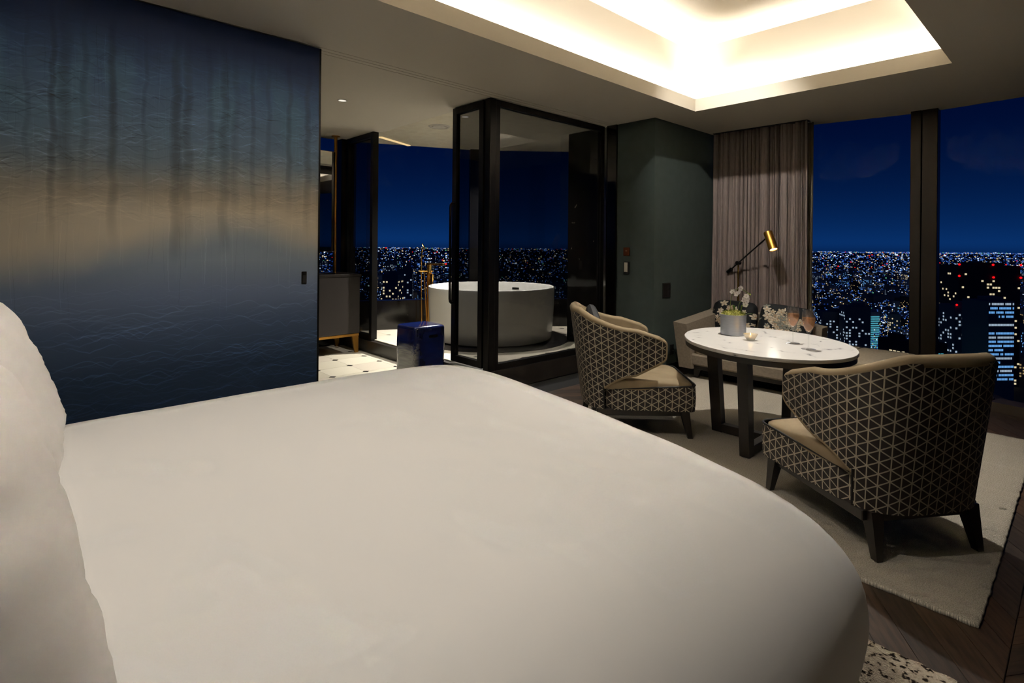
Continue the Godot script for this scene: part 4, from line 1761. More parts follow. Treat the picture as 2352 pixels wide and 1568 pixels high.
func blossom_texture(sd: int, flowers: int) -> ImageTexture:
	var S := 384
	var img := Image.create_empty(S, S, false, Image.FORMAT_RGB8)
	img.fill(Color(0.075, 0.08, 0.085))
	var r := RandomNumberGenerator.new()
	r.seed = sd
	for f in flowers:
		var c := Vector2(S * (0.5 + r.randfn(0, 0.2)), S * (0.52 + r.randfn(0, 0.17)))
		var size := r.randf_range(13, 26)
		var turn := r.randf() * TAU
		var col := [Color(0.72, 0.66, 0.56), Color(0.60, 0.53, 0.44), Color(0.78, 0.72, 0.63), Color(0.50, 0.50, 0.46)][r.randi() % 4] as Color
		var leaf := r.randf() < 0.35
		var petals := 1 if leaf else 5
		for k in petals:
			var d := Vector2.from_angle(turn + TAU * k / petals)
			var m := c + d * size * 0.75
			for y in range(int(m.y - size), int(m.y + size)):
				for x in range(int(m.x - size), int(m.x + size)):
					if x < 0 or y < 0 or x >= S or y >= S:
						continue
					var q := Vector2(x, y) - m
					var u := q.dot(d) / (size * (1.0 if leaf else 0.8))
					var v := q.dot(Vector2(-d.y, d.x)) / (size * (0.35 if leaf else 0.45))
					var e := u * u + v * v
					if e < 1.0:
						var shade := 0.72 + 0.28 * absf(sin(v * 5.0)) if e < 0.8 else 0.45
						img.set_pixel(x, y, Color(col.r * shade, col.g * shade, col.b * shade))
		if not leaf:
			for y in range(int(c.y - 3), int(c.y + 4)):
				for x in range(int(c.x - 3), int(c.x + 4)):
					if x >= 0 and y >= 0 and x < S and y < S:
						img.set_pixel(x, y, Color(0.62, 0.45, 0.28))
	return ImageTexture.create_from_image(img)


func curtain() -> void:
	var m := paint(Color(0.53, 0.475, 0.45), 0.6, 0.0, 0.4)
	m.rim_enabled = true
	m.rim = 0.4
	m.albedo_texture = noise_tex(256, FastNoiseLite.TYPE_SIMPLEX, 0.03, [[0.0, 1.0], [Color(0.9, 0.9, 0.9), Color(1, 1, 1)]], 3, 71)
	m.uv1_scale = Vector3(6, 1, 1)
	var t := thing("curtain", "heavy taupe curtain drawn aside in deep folds beside the lounge window", "curtain", Vector3(5.95, 0.09, -2.48))
	var fn := FastNoiseLite.new()
	fn.seed = 15
	fn.frequency = 1.4
	var front := []
	var back := []
	var uvs := []
	for r in 25:
		var y := 2.505 * r / 24.0
		var row := PackedVector3Array()
		var brow := PackedVector3Array()
		var ur := PackedVector2Array()
		for k in 281:
			var u := k / 280.0
			var ph := u * 15.0 + 0.9 * fn.get_noise_2d(u * 9.0, 3.0) + 0.12 * fn.get_noise_2d(u * 12.0, y * 0.5)
			var deep := 0.042 * (0.7 + 0.5 * fn.get_noise_2d(u * 6.0, y * 0.35 + 9.0)) * (0.9 + 0.1 * y / 2.5)
			var wv := sin(ph * TAU)
			var x := -deep * wv - 0.012 * sin(ph * TAU * 2.0 + 1.0)
			var z := -0.525 + 1.03 * u + 0.008 * sin(ph * TAU * 2.0)
			z = z * (1.0 - 0.03 * (y / 2.5)) + 0.0
			row.append(Vector3(x, y, z))
			brow.append(Vector3(x + 0.006, y, z))
			ur.append(Vector2(u * 3.0, y))
		front.append(row)
		back.append(brow)
		uvs.append(ur)
	var s := Shape.new()
	s.grid(front, uvs, true)
	s.grid(back, uvs, false)
	part("drape", s, m, t)
	# the sheer layer behind shows as a narrow paler strip at the edge
	var sh := Shape.new()
	var rows := []
	for r in 9:
		var y := 2.5 * r / 8.0
		var row := PackedVector3Array()
		for k in 31:
			var u := k / 30.0
			row.append(Vector3(0.07 + 0.012 * sin(u * 26.0), y, 0.42 + 0.1 * u))
		rows.append(row)
	sh.grid(rows, [], true)
	part("sheer_layer", sh, paint(Color(0.36, 0.33, 0.27), 0.8), t)
	var tr := Shape.new()
	tr.bevel(Vector3(0.0, 2.508, 0.0), Vector3(0.1, 0.006, 1.0), 0.001)
	part("curtain_track", tr, M.black, t)


func rugs() -> void:
	var fn := FastNoiseLite.new()
	fn.seed = 33
	fn.frequency = 14.0
	var wool := paint(Color(0.80, 0.76, 0.69), 0.95, 0.0, 0.15)
	wool.albedo_texture = noise_tex(512, FastNoiseLite.TYPE_SIMPLEX, 0.12, [[0.0, 0.5, 1.0], [Color(0.72, 0.72, 0.70), Color(0.92, 0.92, 0.92), Color(1, 1, 1)]], 3, 81)
	wool.uv1_scale = Vector3(2.2, 2.2, 1)
	relief(wool, noise_tex(512, FastNoiseLite.TYPE_SIMPLEX, 0.15, [], 3, 82), 0.6)
	var a := rug_shape(Vector2(2.447, -2.80), Vector2(5.06, -0.262), 0.014, fn, 0.006, 0)
	var o := part("area_rug", a, wool)
	tag(o, "large pale beige wool rug under the armchairs and table", "rug")
	var hide := paint(Color.WHITE, 0.95, 0.0, 0.15)
	hide.albedo_texture = noise_tex(512, FastNoiseLite.TYPE_SIMPLEX, 0.035, [[0.0, 0.24, 0.30, 0.36, 0.6, 1.0], [Color(0.10, 0.085, 0.07), Color(0.16, 0.13, 0.11), Color(0.45, 0.41, 0.35), Color(0.66, 0.61, 0.54), Color(0.70, 0.65, 0.58), Color(0.74, 0.70, 0.62)]], 3, 91)
	hide.uv1_scale = Vector3(1.6, 1.6, 1)
	relief(hide, noise_tex(512, FastNoiseLite.TYPE_SIMPLEX, 0.15, [], 3, 92), 0.5)
	var b := rug_shape(Vector2(0.1, -0.52), Vector2(2.085, 0.75), 0.01, fn, 0.012, 1)
	var q := part("bedside_rug", b, hide)
	tag(q, "off-white bedside rug flecked with black, by the foot of the bed", "rug")


func rug_shape(lo: Vector2, hi: Vector2, h: float, fn: FastNoiseLite, ragged: float, kind: int) -> Shape:
	var s := Shape.new()
	var nx := int((hi.x - lo.x) / 0.02)
	var nz := int((hi.y - lo.y) / 0.02)
	var rows := []
	var uvs := []
	for r in nz + 5:
		var z := lerpf(lo.y, hi.y, clampf((r - 2.0) / nz, 0, 1))
		var row := PackedVector3Array()
		var ur := PackedVector2Array()
		for k in nx + 5:
			var x := lerpf(lo.x, hi.x, clampf((k - 2.0) / nx, 0, 1))
			var edge := mini(mini(k, nx + 4 - k), mini(r, nz + 4 - r))
			var y: float = h + 0.0025 * fn.get_noise_2d(x * 2.0, z * 2.0)
			if edge == 0:
				y = 0.0
			elif edge == 1:
				y = h * 0.55
			var p := Vector3(x, y, z)
			if edge <= 2:
				var push: float = ragged * fn.get_noise_2d(x * 1.5 + 40, z * 1.5) + [0.004, 0.006, 0.0][edge]
				if k <= 2:
					p.x -= push
				if k >= nx + 2:
					p.x += push
				if r <= 2:
					p.z -= push
				if r >= nz + 2:
					p.z += push
			row.append(p)
			ur.append(Vector2(x, z))
		rows.append(row)
		uvs.append(ur)
	s.grid(rows, uvs, true)
	return s


func lamp() -> void:
	var pole := Vector3(5.83, 0.08, -2.64)
	var t := thing("reading_lamp", "brass reading lamp with a slanting arm and cylinder head behind the sofa", "floor lamp", pole)
	var s := Shape.new()
	s.lathe([Vector2(0.055, 0.0), Vector2(0.055, 0.012), Vector2(0.05, 0.016), Vector2(0.0, 0.018)], Vector3.ZERO, 32)
	part("base", s, M.black_metal, t)
	s = Shape.new()
	s.tube([Vector3(0, 0.01, 0), Vector3(0, 1.06, 0)], 0.009, 12)
	part("pole", s, M.gold, t)
	var pivot := Vector3(0, 1.05, 0)
	var head := Vector3(5.6, 1.42, -2.225) - pole
	var dirv := (head - pivot).normalized()
	s = Shape.new()
	s.tube([pivot - dirv * 0.19, head], 0.008, 10)
	part("arm", s, M.black_metal, t)
	s = Shape.new()
	s.tube([pivot - dirv * 0.21, pivot - dirv * 0.14], 0.02, 14)
	part("counterweight", s, M.black_metal, t)
	s = Shape.new()
	s.tube([pivot - Vector3(0.03, 0, 0.0), pivot + Vector3(0.03, 0, 0.0)], 0.022, 16)
	part("pivot_joint", s, M.black_metal, t)
	var hd := (Vector3(5.57, 1.264, -2.165) - Vector3(5.615, 1.447, -2.242)).normalized()
	var a := head - hd * 0.03 + Vector3(0.0, 0.0, 0.0)
	s = Shape.new()
	var bx := hd.cross(Vector3.UP).normalized()
	var hb := Basis(bx, hd * -1.0, bx.cross(hd * -1.0))
	s.lathe([Vector2(0.036, -0.185), Vector2(0.042, -0.185), Vector2(0.043, -0.18), Vector2(0.043, 0.005), Vector2(0.04, 0.01), Vector2(0.0, 0.01)], a + hd * 0.0, 28, hb)
	s.lathe([Vector2(0.0, -0.1), Vector2(0.036, -0.12), Vector2(0.036, -0.185)].map(func(q): return q), a, 28, hb)
	part("lamp_head", s, M.gold_dull, t).set_meta("label", "brass cylinder lamp head")
	s = Shape.new()
	s.lathe([Vector2(0.0, -0.178), Vector2(0.035, -0.178), Vector2(0.035, -0.17)], a, 24, hb)
	part("lamp_bulb", s, glow(Color(1.0, 0.93, 0.8), 5.0), t)
	spot(pole + a + hd * 0.195, pole + a + hd * 0.195 + hd + Vector3(-0.9, -0.25, 0.2), 46.0, 2.5, 0.05, 0.5)


# ---------------------------------------------------------------- small things
func build_small_things() -> void:
	orchid()
	candle()
	for k in 2:
		flute([Vector3(3.701, 0.6855, -1.315), Vector3(3.556, 0.6855, -1.174)][k], ["champagne flute standing nearer the plant pot", "champagne flute standing nearer the table's rounded end"][k])
	wall_plates()


func orchid() -> void:
	var at := Vector3(3.745, 0.686, -1.728)
	var t := thing("potted_orchid", "small white orchid in a round silver pot with moss, on the marble table", "potted plant", at)
	var s := Shape.new()
	s.lathe([Vector2(0.0, 0.0), Vector2(0.082, 0.0), Vector2(0.084, 0.004), Vector2(0.085, 0.125), Vector2(0.0858, 0.127), Vector2(0.0865, 0.142), Vector2(0.083, 0.1425), Vector2(0.082, 0.125), Vector2(0.0, 0.12)], Vector3.ZERO, 48)
	var steel := paint(Color(0.74, 0.76, 0.80), 0.42, 0.55)
	steel.albedo_texture = noise_tex(128, FastNoiseLite.TYPE_SIMPLEX, 0.1, [[0.0, 1.0], [Color(0.85, 0.85, 0.85), Color(1, 1, 1)]], 3, 101, false, 1.0, FastNoiseLite.FRACTAL_FBM)
	steel.uv1_scale = Vector3(0.3, 40, 1)
	part("pot", s, steel, t).set_meta("label", "brushed silver cylinder pot")
	# moss: a mound of short tufts
	var fn := FastNoiseLite.new()
	fn.seed = 8
	fn.frequency = 30.0
	s = Shape.new()
	s.tinted = true
	var rows := []
	for r in 22:
		var row := PackedVector3Array()
		for k in 65:
			var a := TAU * k / 64
			var rad := 0.083 * (1.0 - r / 21.0)
			var p := Vector3(cos(a) * rad, 0, -sin(a) * rad)
			var lump := fn.get_noise_2d(p.x, p.z)
			p.y = 0.136 + 0.03 * (1.0 - pow(rad / 0.083, 2.0)) + 0.012 * lump + 0.008 * fn.get_noise_2d(p.x * 3.0, p.z * 3.0)
			row.append(p)
		rows.append(row)
	s.grid(rows, [], false, true)
	for k in s.v.size():
		var q := 0.5 + 0.9 * fn.get_noise_3d(s.v[k].x * 2.2, s.v[k].y * 2.0, s.v[k].z * 2.2)
		s.c[k] = Color(0.085, 0.10, 0.012).lerp(Color(0.34, 0.31, 0.06), clampf(q, 0, 1))
	var r2 := RandomNumberGenerator.new()
	r2.seed = 6
	for k in 420:
		var a := r2.randf() * TAU
		var rad := 0.084 * sqrt(r2.randf())
		var p := Vector3(cos(a) * rad, 0.138 + 0.03 * (1.0 - pow(rad / 0.084, 2.0)), sin(a) * rad)
		var d := Vector3(r2.randfn(0, 0.6), 1.0, r2.randfn(0, 0.6)).normalized() * r2.randf_range(0.008, 0.018)
		var w := d.cross(Vector3(r2.randfn(), 0.2, r2.randfn())).normalized() * 0.0025
		s.tint = Color(0.10, 0.13, 0.015).lerp(Color(0.42, 0.40, 0.09), r2.randf())
		s.tri(p - w, p + w, p + d)
	var mm := paint(Color.WHITE, 0.9)
	mm.vertex_color_use_as_albedo = true
	part("moss", s, mm, t)
	var green := paint(Color(0.30, 0.42, 0.12), 0.5)
	green.backlight_enabled = true
	green.backlight = Color(0.3, 0.4, 0.1)
	var stem_m := paint(Color(0.36, 0.42, 0.18), 0.55)
	# directions in plan: rt = to the right as the sofa sees the bed's foot, aw = away from the bed
	var rt := Vector3(0.733, 0, 0.681)
	var aw := Vector3(0.681, 0, -0.733)
	var stems := [[[Vector3(0, 0.15, 0) - rt * 0.022, -rt * 0.022 + Vector3(0, 0.22, 0), -rt * 0.008 + Vector3(0, 0.28, 0), rt * 0.012 + Vector3(0, 0.315, 0), rt * 0.05 + Vector3(0, 0.322, 0), rt * 0.09 + Vector3(0, 0.30, 0), rt * 0.112 + Vector3(0, 0.285, 0)]], [[rt * 0.032 + Vector3(0, 0.15, 0), rt * 0.036 + Vector3(0, 0.19, 0), rt * 0.045 + Vector3(0, 0.225, 0), rt * 0.066 + Vector3(0, 0.235, 0), rt * 0.078 + Vector3(0, 0.22, 0)]]]
	for q in stems:
		var c := Curve3D.new()
		var pts: Array = q[0]
		for k in pts.size():
			var tan: Vector3 = (pts[mini(k + 1, pts.size() - 1)] - pts[maxi(k - 1, 0)]) / 6.0
			c.add_point(pts[k], -tan, tan)
		s = Shape.new()
		s.tube(Array(c.tessellate(4, 4)), 0.0024, 6)
		part("stem", s, stem_m, t)
	for q in [[rt * 0.05 + Vector3(0, 0.145, 0), rt * 0.02, 0.06], [rt * 0.03 + aw * -0.02 + Vector3(0, 0.145, 0), rt * 0.03 - aw * 0.05, 0.02], [rt * 0.02 + aw * 0.02 + Vector3(0, 0.15, 0), -rt * 0.01 + aw * 0.02, 0.05], [rt * 0.06 - aw * 0.045 + Vector3(0, 0.142, 0), rt * 0.05 - aw * 0.02, 0.012]]:
		var root: Vector3 = q[0]
		var out: Vector3 = q[1]
		var rise: float = q[2]
		s = Shape.new()
		var lrows := []
		var side := out.cross(Vector3.UP).normalized()
		for k in 9:
			var u := k / 8.0
			var mid := root + out * u + Vector3(0, rise * sin(u * 2.3), 0)
			var w := 0.011 * sin(PI * clampf(0.12 + u * 0.88, 0, 1))
			lrows.append(PackedVector3Array([mid - side * w + Vector3(0, 0.002, 0), mid, mid + side * w + Vector3(0, 0.002, 0)]))
		s.grid(lrows)
		part("leaf", s, green, t)
	var petal := paint(Color(0.97, 0.96, 0.96), 0.55)
	petal.backlight_enabled = true
	petal.backlight = Color(0.5, 0.48, 0.48)
	var spots := [[rt * -0.006, 0.302, -0.3], [rt * 0.012 - aw * 0.02, 0.288, 0.5], [rt * 0.034 - aw * 0.012, 0.30, 1.2], [rt * 0.052, 0.325, 0.3], [rt * 0.085 - aw * 0.015, 0.272, -0.4], [rt * 0.063 - aw * 0.02, 0.245, 0.9], [rt * 0.09 - aw * 0.01, 0.235, 0.1], [rt * 0.075 - aw * 0.022, 0.212, -0.7], [rt * 0.1, 0.252, 0.6]]
	for q in spots:
		s = Shape.new()
		var c: Vector3 = q[0] + Vector3(0, q[1], 0)
		var face := (-aw + Vector3(0, -0.15 + 0.2 * sin(q[2] * 3.0), 0) + rt * 0.5 * float(q[2])).normalized()
		var px := face.cross(Vector3.UP).normalized()
		var py := px.cross(face).normalized()
		for k in 5:
			var a: float = TAU * k / 5 + float(q[2])
			var d := px * cos(a) + py * sin(a)
			var e := d.cross(face).normalized()
			var prow := []
			for j in 5:
				var u := j / 4.0
				var w := 0.0085 * sin(PI * (0.1 + 0.86 * u)) * (1.35 if k % 2 == 0 else 1.0)
				var mid: Vector3 = c + d * (0.002 + 0.019 * u) + face * (0.004 * sin(u * PI) - 0.003 * u)
				prow.append(PackedVector3Array([mid - e * w, mid + face * 0.0012, mid + e * w]))
			s.grid(prow)
		part("flower", s, petal, t)
	for q in [[rt * 0.105, 0.288], [rt * 0.118, 0.282]]:
		s = Shape.new()
		s.soft(q[0] + Vector3(0, q[1], 0), Vector3(0.006, 0.006, 0.006), 1.0, 1.0, Basis.IDENTITY, 12, 8)
		part("bud", s, paint(Color(0.62, 0.66, 0.30), 0.5), t)


func candle() -> void:
	var t := thing("candle_bowl", "little frosted glass bowl with a lit candle beside the plant pot", "candle", Vector3(3.603, 0.6855, -1.545))
	var g := paint(Color(0.86, 0.88, 0.88, 0.45), 0.12)
	g.transparency = BaseMaterial3D.TRANSPARENCY_ALPHA
	var s := Shape.new()
	s.lathe([Vector2(0.0, 0.0), Vector2(0.02, 0.0), Vector2(0.024, 0.004), Vector2(0.036, 0.022), Vector2(0.046, 0.042), Vector2(0.044, 0.0425), Vector2(0.033, 0.023), Vector2(0.02, 0.008), Vector2(0.0, 0.007)], Vector3.ZERO, 36)
	part("glass_bowl", s, g, t)
	s = Shape.new()
	s.lathe([Vector2(0.0, 0.008), Vector2(0.019, 0.008), Vector2(0.019, 0.022), Vector2(0.0, 0.022)], Vector3.ZERO, 24)
	part("wax", s, paint(Color(0.85, 0.80, 0.70), 0.5), t)
	s = Shape.new()
	s.lathe([Vector2(0.0, 0.024), Vector2(0.0035, 0.028), Vector2(0.0042, 0.034), Vector2(0.0022, 0.043), Vector2(0.0, 0.05)], Vector3.ZERO, 12)
	part("flame", s, glow(Color(1.0, 0.86, 0.6), 5.0), t)
	var l := OmniLight3D.new()
	l.name = "candle_light"
	l.light_energy = 0.003
	l.light_color = Color(1.0, 0.75, 0.4)
	l.light_size = 0.006
	l.omni_range = 30.0
	l.omni_attenuation = 2.0
	l.shadow_enabled = true
	l.position = Vector3(3.603, 0.6855 + 0.037, -1.545)
	add_child(l)


func flute(at: Vector3, label: String) -> void:
	var t := thing("champagne_flute", "filled " + label, "champagne glass", at, 0.0, "champagne flutes on the table")
	var g := pane(0.05, Color(0.85, 0.88, 0.9), 0.5)
	var s := Shape.new()
	s.lathe([Vector2(0.0, 0.0), Vector2(0.041, 0.0), Vector2(0.0415, 0.0015), Vector2(0.022, 0.004), Vector2(0.0065, 0.008), Vector2(0.004, 0.016), Vector2(0.0036, 0.05), Vector2(0.0042, 0.085), Vector2(0.0085, 0.098), Vector2(0.021, 0.122), Vector2(0.0325, 0.15), Vector2(0.0368, 0.175), Vector2(0.0362, 0.2), Vector2(0.0335, 0.225), Vector2(0.0315, 0.242), Vector2(0.0305, 0.2424), Vector2(0.0323, 0.225), Vector2(0.035, 0.2), Vector2(0.0356, 0.175), Vector2(0.0313, 0.15), Vector2(0.0198, 0.123), Vector2(0.0, 0.104)], Vector3.ZERO, 40)
	part("glass", s, g, t)
	var wine := pane(0.5, Color(0.78, 0.52, 0.26), 0.4)
	s = Shape.new()
	s.lathe([Vector2(0.0, 0.1046), Vector2(0.0193, 0.1236), Vector2(0.0307, 0.1505), Vector2(0.035, 0.1755), Vector2(0.0348, 0.191), Vector2(0.0, 0.191)], Vector3.ZERO, 40)
	part("champagne", s, wine, t).set_meta("label", "amber rose champagne")


func wall_plates() -> void:
	var o := thing("wall_switch", "small square copper switch plate on the dark green pier", "switch", Vector3(4.7545, 1.244, -3.343))
	var s := Shape.new()
	s.bevel(Vector3(-0.004, 0, 0), Vector3(0.008, 0.088, 0.075), 0.002)
	part("plate", s, paint(Color(0.40, 0.20, 0.09), 0.4, 0.6), o)
	s = Shape.new()
	s.bevel(Vector3(-0.0085, 0.008, 0), Vector3(0.002, 0.004, 0.022), 0.0005)
	part("mark", s, paint(Color(0.75, 0.6, 0.45), 0.4), o)
	o = thing("room_controller", "black framed wall controller with a pale insert below the copper switch", "wall control", Vector3(4.7545, 1.073, -3.343))
	s = Shape.new()
	s.bevel(Vector3(-0.005, 0, 0), Vector3(0.01, 0.13, 0.068), 0.002)
	part("plate", s, M.black, o)
	s = Shape.new()
	s.bevel(Vector3(-0.0105, 0.008, -0.002), Vector3(0.003, 0.098, 0.042), 0.001)
	part("insert", s, paint(Color(0.74, 0.71, 0.64), 0.5), o)
	o = thing("wall_socket", "dark square socket plate on the pier's window-facing side above the sofa", "socket", Vector3(4.99, 0.85, -3.0145))
	s = Shape.new()
	s.bevel(Vector3(0, 0, 0.005), Vector3(0.15, 0.15, 0.01), 0.003)
	part("plate", s, paint(Color(0.07, 0.055, 0.045), 0.4, 0.3), o)
	for k in 2:
		s = Shape.new()
		s.bevel(Vector3(0.035, 0.03 - 0.06 * k, 0.011), Vector3(0.045, 0.045, 0.004), 0.001)
		part("outlet", s, M.black, o)
	o = thing("wall_plug", "small black plug low on the pier behind the armchair", "plug", Vector3(5.1, 0.22, -3.0145))
	s = Shape.new()
	s.bevel(Vector3(0, 0, 0.006), Vector3(0.07, 0.11, 0.012), 0.003)
	part("plate", s, M.black, o)
	s = Shape.new()
	s.tube([Vector3(0, -0.01, 0.012), Vector3(0.0, -0.012, 0.04), Vector3(0.02, -0.05, 0.05), Vector3(0.05, -0.13, 0.04), Vector3(0.16, -0.2, 0.03)], 0.005, 8)
	part("cable", s, M.black, o)


# ---------------------------------------------------------------- the city far below
const GROUND := -140.0


func ahead(px: float, depth: float) -> Vector2:
	# plan position seen in picture column px at a given distance ahead
	var yaw := deg_to_rad(42.9)
	var a := (px - 1176.0) / 1241.0 * depth
	return Vector2(sin(yaw) * depth + cos(yaw) * a, -cos(yaw) * depth + sin(yaw) * a)


func drop(py: float, depth: float, px := 1700.0) -> float:
	# height of what shows at picture row py at that distance ahead
	return EYE - (py - (563.0 + (px - 1176.0) * 0.0094)) / 1241.0 * depth


func tower(called: String, label: String, category: String, px0: float, px1: float, depth: float, top: float, deep: float, turn: float, walls: Material, lit: Array, group := "") -> Node3D:
	# a building between two picture columns, its roof at height top; lit = [storey height, bay width, share lit, material, window size share]
	var c := ahead((px0 + px1) / 2, depth)
	var w := (px1 - px0) / 1241.0 * depth
	var t := thing(called, label, category, Vector3(c.x, GROUND, c.y), deg_to_rad(-42.9 + turn), group)
	var h := top - GROUND
	var s := Shape.new()
	s.box(Vector3(0, h / 2, -deep / 2), Vector3(w, h, deep))
	s.box(Vector3(w * 0.1, h + 1.5, -deep / 2), Vector3(w * 0.5, 3.0, deep * 0.5))
	part("walls", s, walls, t)
	if lit.size():
		var wn := Shape.new()
		window_rows(wn, w, h, deep, lit[0], lit[1], lit[2], lit[4] if lit.size() > 4 else 0.6)
		if wn.v.size():
			var o := part("lit_windows", wn, lit[3], t)
			o.set_meta("kind", "stuff")
	return t


func window_rows(s: Shape, w: float, h: float, deep: float, storey: float, bay: float, share: float, size: float) -> void:
	var floors := int(h / storey) - 1
	for f in range(1, floors):
		var y := f * storey
		for face in 3:
			var wide := w if face == 0 else deep
			var bays := int(wide / bay)
			for b in bays:
				if rng.randf() > share:
					continue
				var u := (b + 0.5) * wide / bays - wide / 2
				var hw := bay * size / 2
				var hh := storey * 0.27
				if face == 0:
					s.quad(Vector3(u - hw, y - hh, 0.2), Vector3(u + hw, y - hh, 0.2), Vector3(u + hw, y + hh, 0.2), Vector3(u - hw, y + hh, 0.2))
				elif face == 1:
					s.quad(Vector3(-w / 2 - 0.2, y - hh, -deep / 2 + u - hw), Vector3(-w / 2 - 0.2, y - hh, -deep / 2 + u + hw), Vector3(-w / 2 - 0.2, y + hh, -deep / 2 + u + hw), Vector3(-w / 2 - 0.2, y + hh, -deep / 2 + u - hw))
				else:
					s.quad(Vector3(w / 2 + 0.2, y - hh, -deep / 2 + u + hw), Vector3(w / 2 + 0.2, y - hh, -deep / 2 + u - hw), Vector3(w / 2 + 0.2, y + hh, -deep / 2 + u - hw), Vector3(w / 2 + 0.2, y + hh, -deep / 2 + u + hw))


func beacon(t: Node3D, at: Vector3, size: float) -> void:
	var s := Shape.new()
	s.soft(at, Vector3.ONE * size, 1.0, 1.0, Basis.IDENTITY, 10, 6)
	part("red_beacon_light", s, M.red_light, t).set_meta("label", "red aviation light")


func build_city() -> void:
	rng.seed = 2024
	M.red_light = glow(Color(1.0, 0.08, 0.10), 1.6)
	var warm := glow(Color(1.0, 0.93, 0.76), 0.75)
	var pale := glow(Color(0.80, 0.90, 1.0), 0.55)
	var cool := glow(Color(0.45, 0.72, 1.0), 0.8)
	var dim := glow(Color(0.55, 0.74, 1.0), 0.28)
	var dimw := glow(Color(1.0, 0.86, 0.60), 0.35)
	var teal := glow(Color(0.40, 0.85, 0.95), 0.55)
	var conc := paint(Color(0.74, 0.73, 0.71), 0.9)
	var dark := paint(Color(0.24, 0.24, 0.25), 0.8)
	var mid := paint(Color(0.52, 0.515, 0.51), 0.9)
	# ground
	var g := Shape.new()
	g.lathe([Vector2(24000.0, -2.0), Vector2(24000.0, 0.0), Vector2(0.0, 0.0)], Vector3.ZERO, 48)
	var go := part("city_ground", g, paint(Color(0.26, 0.26, 0.26), 0.95))
	go.position = Vector3(0, GROUND, 0)
	tag(go, "dark flat city ground reaching to the horizon", "ground", "", "structure")
	# landmark buildings
	var t := tower("office_tower", "tall dark slab tower with red lights along its roof", "tower", 2208, 2338, 560, drop(610, 560, 2270), 36, -6, dark, [3.4, 2.6, 0.14, warm, 0.8])
	var w := 130.0 / 1241.0 * 560
	var h := drop(610, 560, 2270) - GROUND
	for q in [[-0.5, 1.0], [0.05, 1.0], [0.5, 1.0], [0.06, -12.0], [-0.5, -11.0], [0.5, -12.0]]:
		beacon(t, Vector3(q[0] * w, h + q[1], 0.8), 1.1)
	t = tower("office_block", "squarish office block with bright pale blue window bands", "office block", 2270, 2334, 440, drop(692, 440, 2300), 24, 4, mid, [])
	w = 64.0 / 1241.0 * 440
	h = drop(692, 440, 2300) - GROUND
	for f in 19:
		var y := h - 2.2 - f * 3.4
		if f == 4 or f == 6:
			continue
		var s := Shape.new()
		var cut := [1.0, 1.0, 1.0, 0.62, 1.0, 1.0, 0.5, 1.0][f % 8] as float
		var x0 := -w / 2 + (w * (1.0 - cut) if f % 3 == 0 else 0.0)
		var bays := int(w * cut / 1.3)
		for b in bays:
			if rng.randf() < 0.08:
				continue
			var xa := x0 + b * 1.3 + 0.12
			s.quad(Vector3(xa, y - 0.85, 0.15), Vector3(xa + 1.06, y - 0.85, 0.15), Vector3(xa + 1.06, y + 0.85, 0.15), Vector3(xa, y + 0.85, 0.15))
		if s.v.size():
			part("lit_window_band", s, [cool, pale, cool][rng.randi() % 3], t).set_meta("kind", "stuff")
	t = tower("apartment_tower", "slim apartment tower with a bright stair light line and red roof lights", "tower", 2196, 2252, 500, drop(702, 500, 2220), 22, -4, mid, [3.1, 2.8, 0.34, pale, 0.6])
	w = 56.0 / 1241.0 * 500
	h = drop(702, 500, 2220) - GROUND
	var sl := Shape.new()
	for f in 36:
		sl.box(Vector3(w / 2 - 0.9, h - 1.5 - f * 3.1, 0.2), Vector3(1.3, 1.6, 0.3))
	part("stair_lights", sl, pale, t).set_meta("kind", "stuff")
	for q in [-0.45, 0.45]:
		beacon(t, Vector3(q * w, h + 0.8, 0.8), 0.9)
	tower("apartment_tower", "broad apartment block beside the slim tower, evenly dotted with dim windows", "tower", 2150, 2180, 660, drop(700, 660, 2180), 20, 8, mid, [3.1, 3.0, 0.3, dim, 0.6])
	tower("apartment_tower", "left of a pair of long apartment blocks full of small lit windows", "tower", 1893, 1948, 600, drop(716, 600, 1920), 18, -14, mid, [3.0, 3.0, 0.3, pale, 0.55])
	tower("apartment_tower", "right of a pair of long apartment blocks full of small lit windows", "tower", 1946, 1998, 575, drop(704, 575, 1970), 18, -14, mid, [3.0, 3.0, 0.27, pale, 0.55])
	tower("floodlit_block", "narrow white floodlit apartment block", "tower", 2001, 2023, 740, drop(716, 740, 2010), 14, 10, conc, [3.0, 2.1, 0.95, teal, 0.9])
	tower("parking_block", "low block with a glowing white striped end wall by the mullion", "building", 2068, 2104, 330, drop(782, 330, 2085), 16, 12, dark, [3.0, 2.4, 0.35, warm, 0.8])
	tower("low_hall", "low hall with a teal lit roof edge", "building", 2146, 2178, 420, drop(788, 420, 2160), 26, 0, dark, [3.5, 2.4, 0.6, teal, 0.9])
	tower("office_tower", "distant tower with a red light seen past the bathroom doorway", "tower", 884, 902, 1500, drop(600, 1500, 890), 30, 3, mid, [3.6, 3.2, 0.3, pale, 0.7])
	tower("apartment_tower", "apartment tower dotted with warm windows seen past the bathroom doorway", "tower", 912, 948, 640, drop(618, 640, 930), 20, 9, mid, [3.0, 3.1, 0.28, pale, 0.55])
	tower("apartment_tower", "stout apartment tower full of warm windows seen past the tub tap", "tower", 878, 915, 560, drop(630, 560, 900), 20, -8, mid, [3.0, 3.0, 0.3, warm, 0.55])
	tower("sports_hall", "bright low floodlit hall just above the black marble sill", "building", 876, 904, 1000, drop(668, 1000, 890), 60, 3, dark, [4.0, 4.0, 0.95, warm, 0.9])
	# mid city: single buildings, kept clear of each other and of the landmarks
	var taken := []
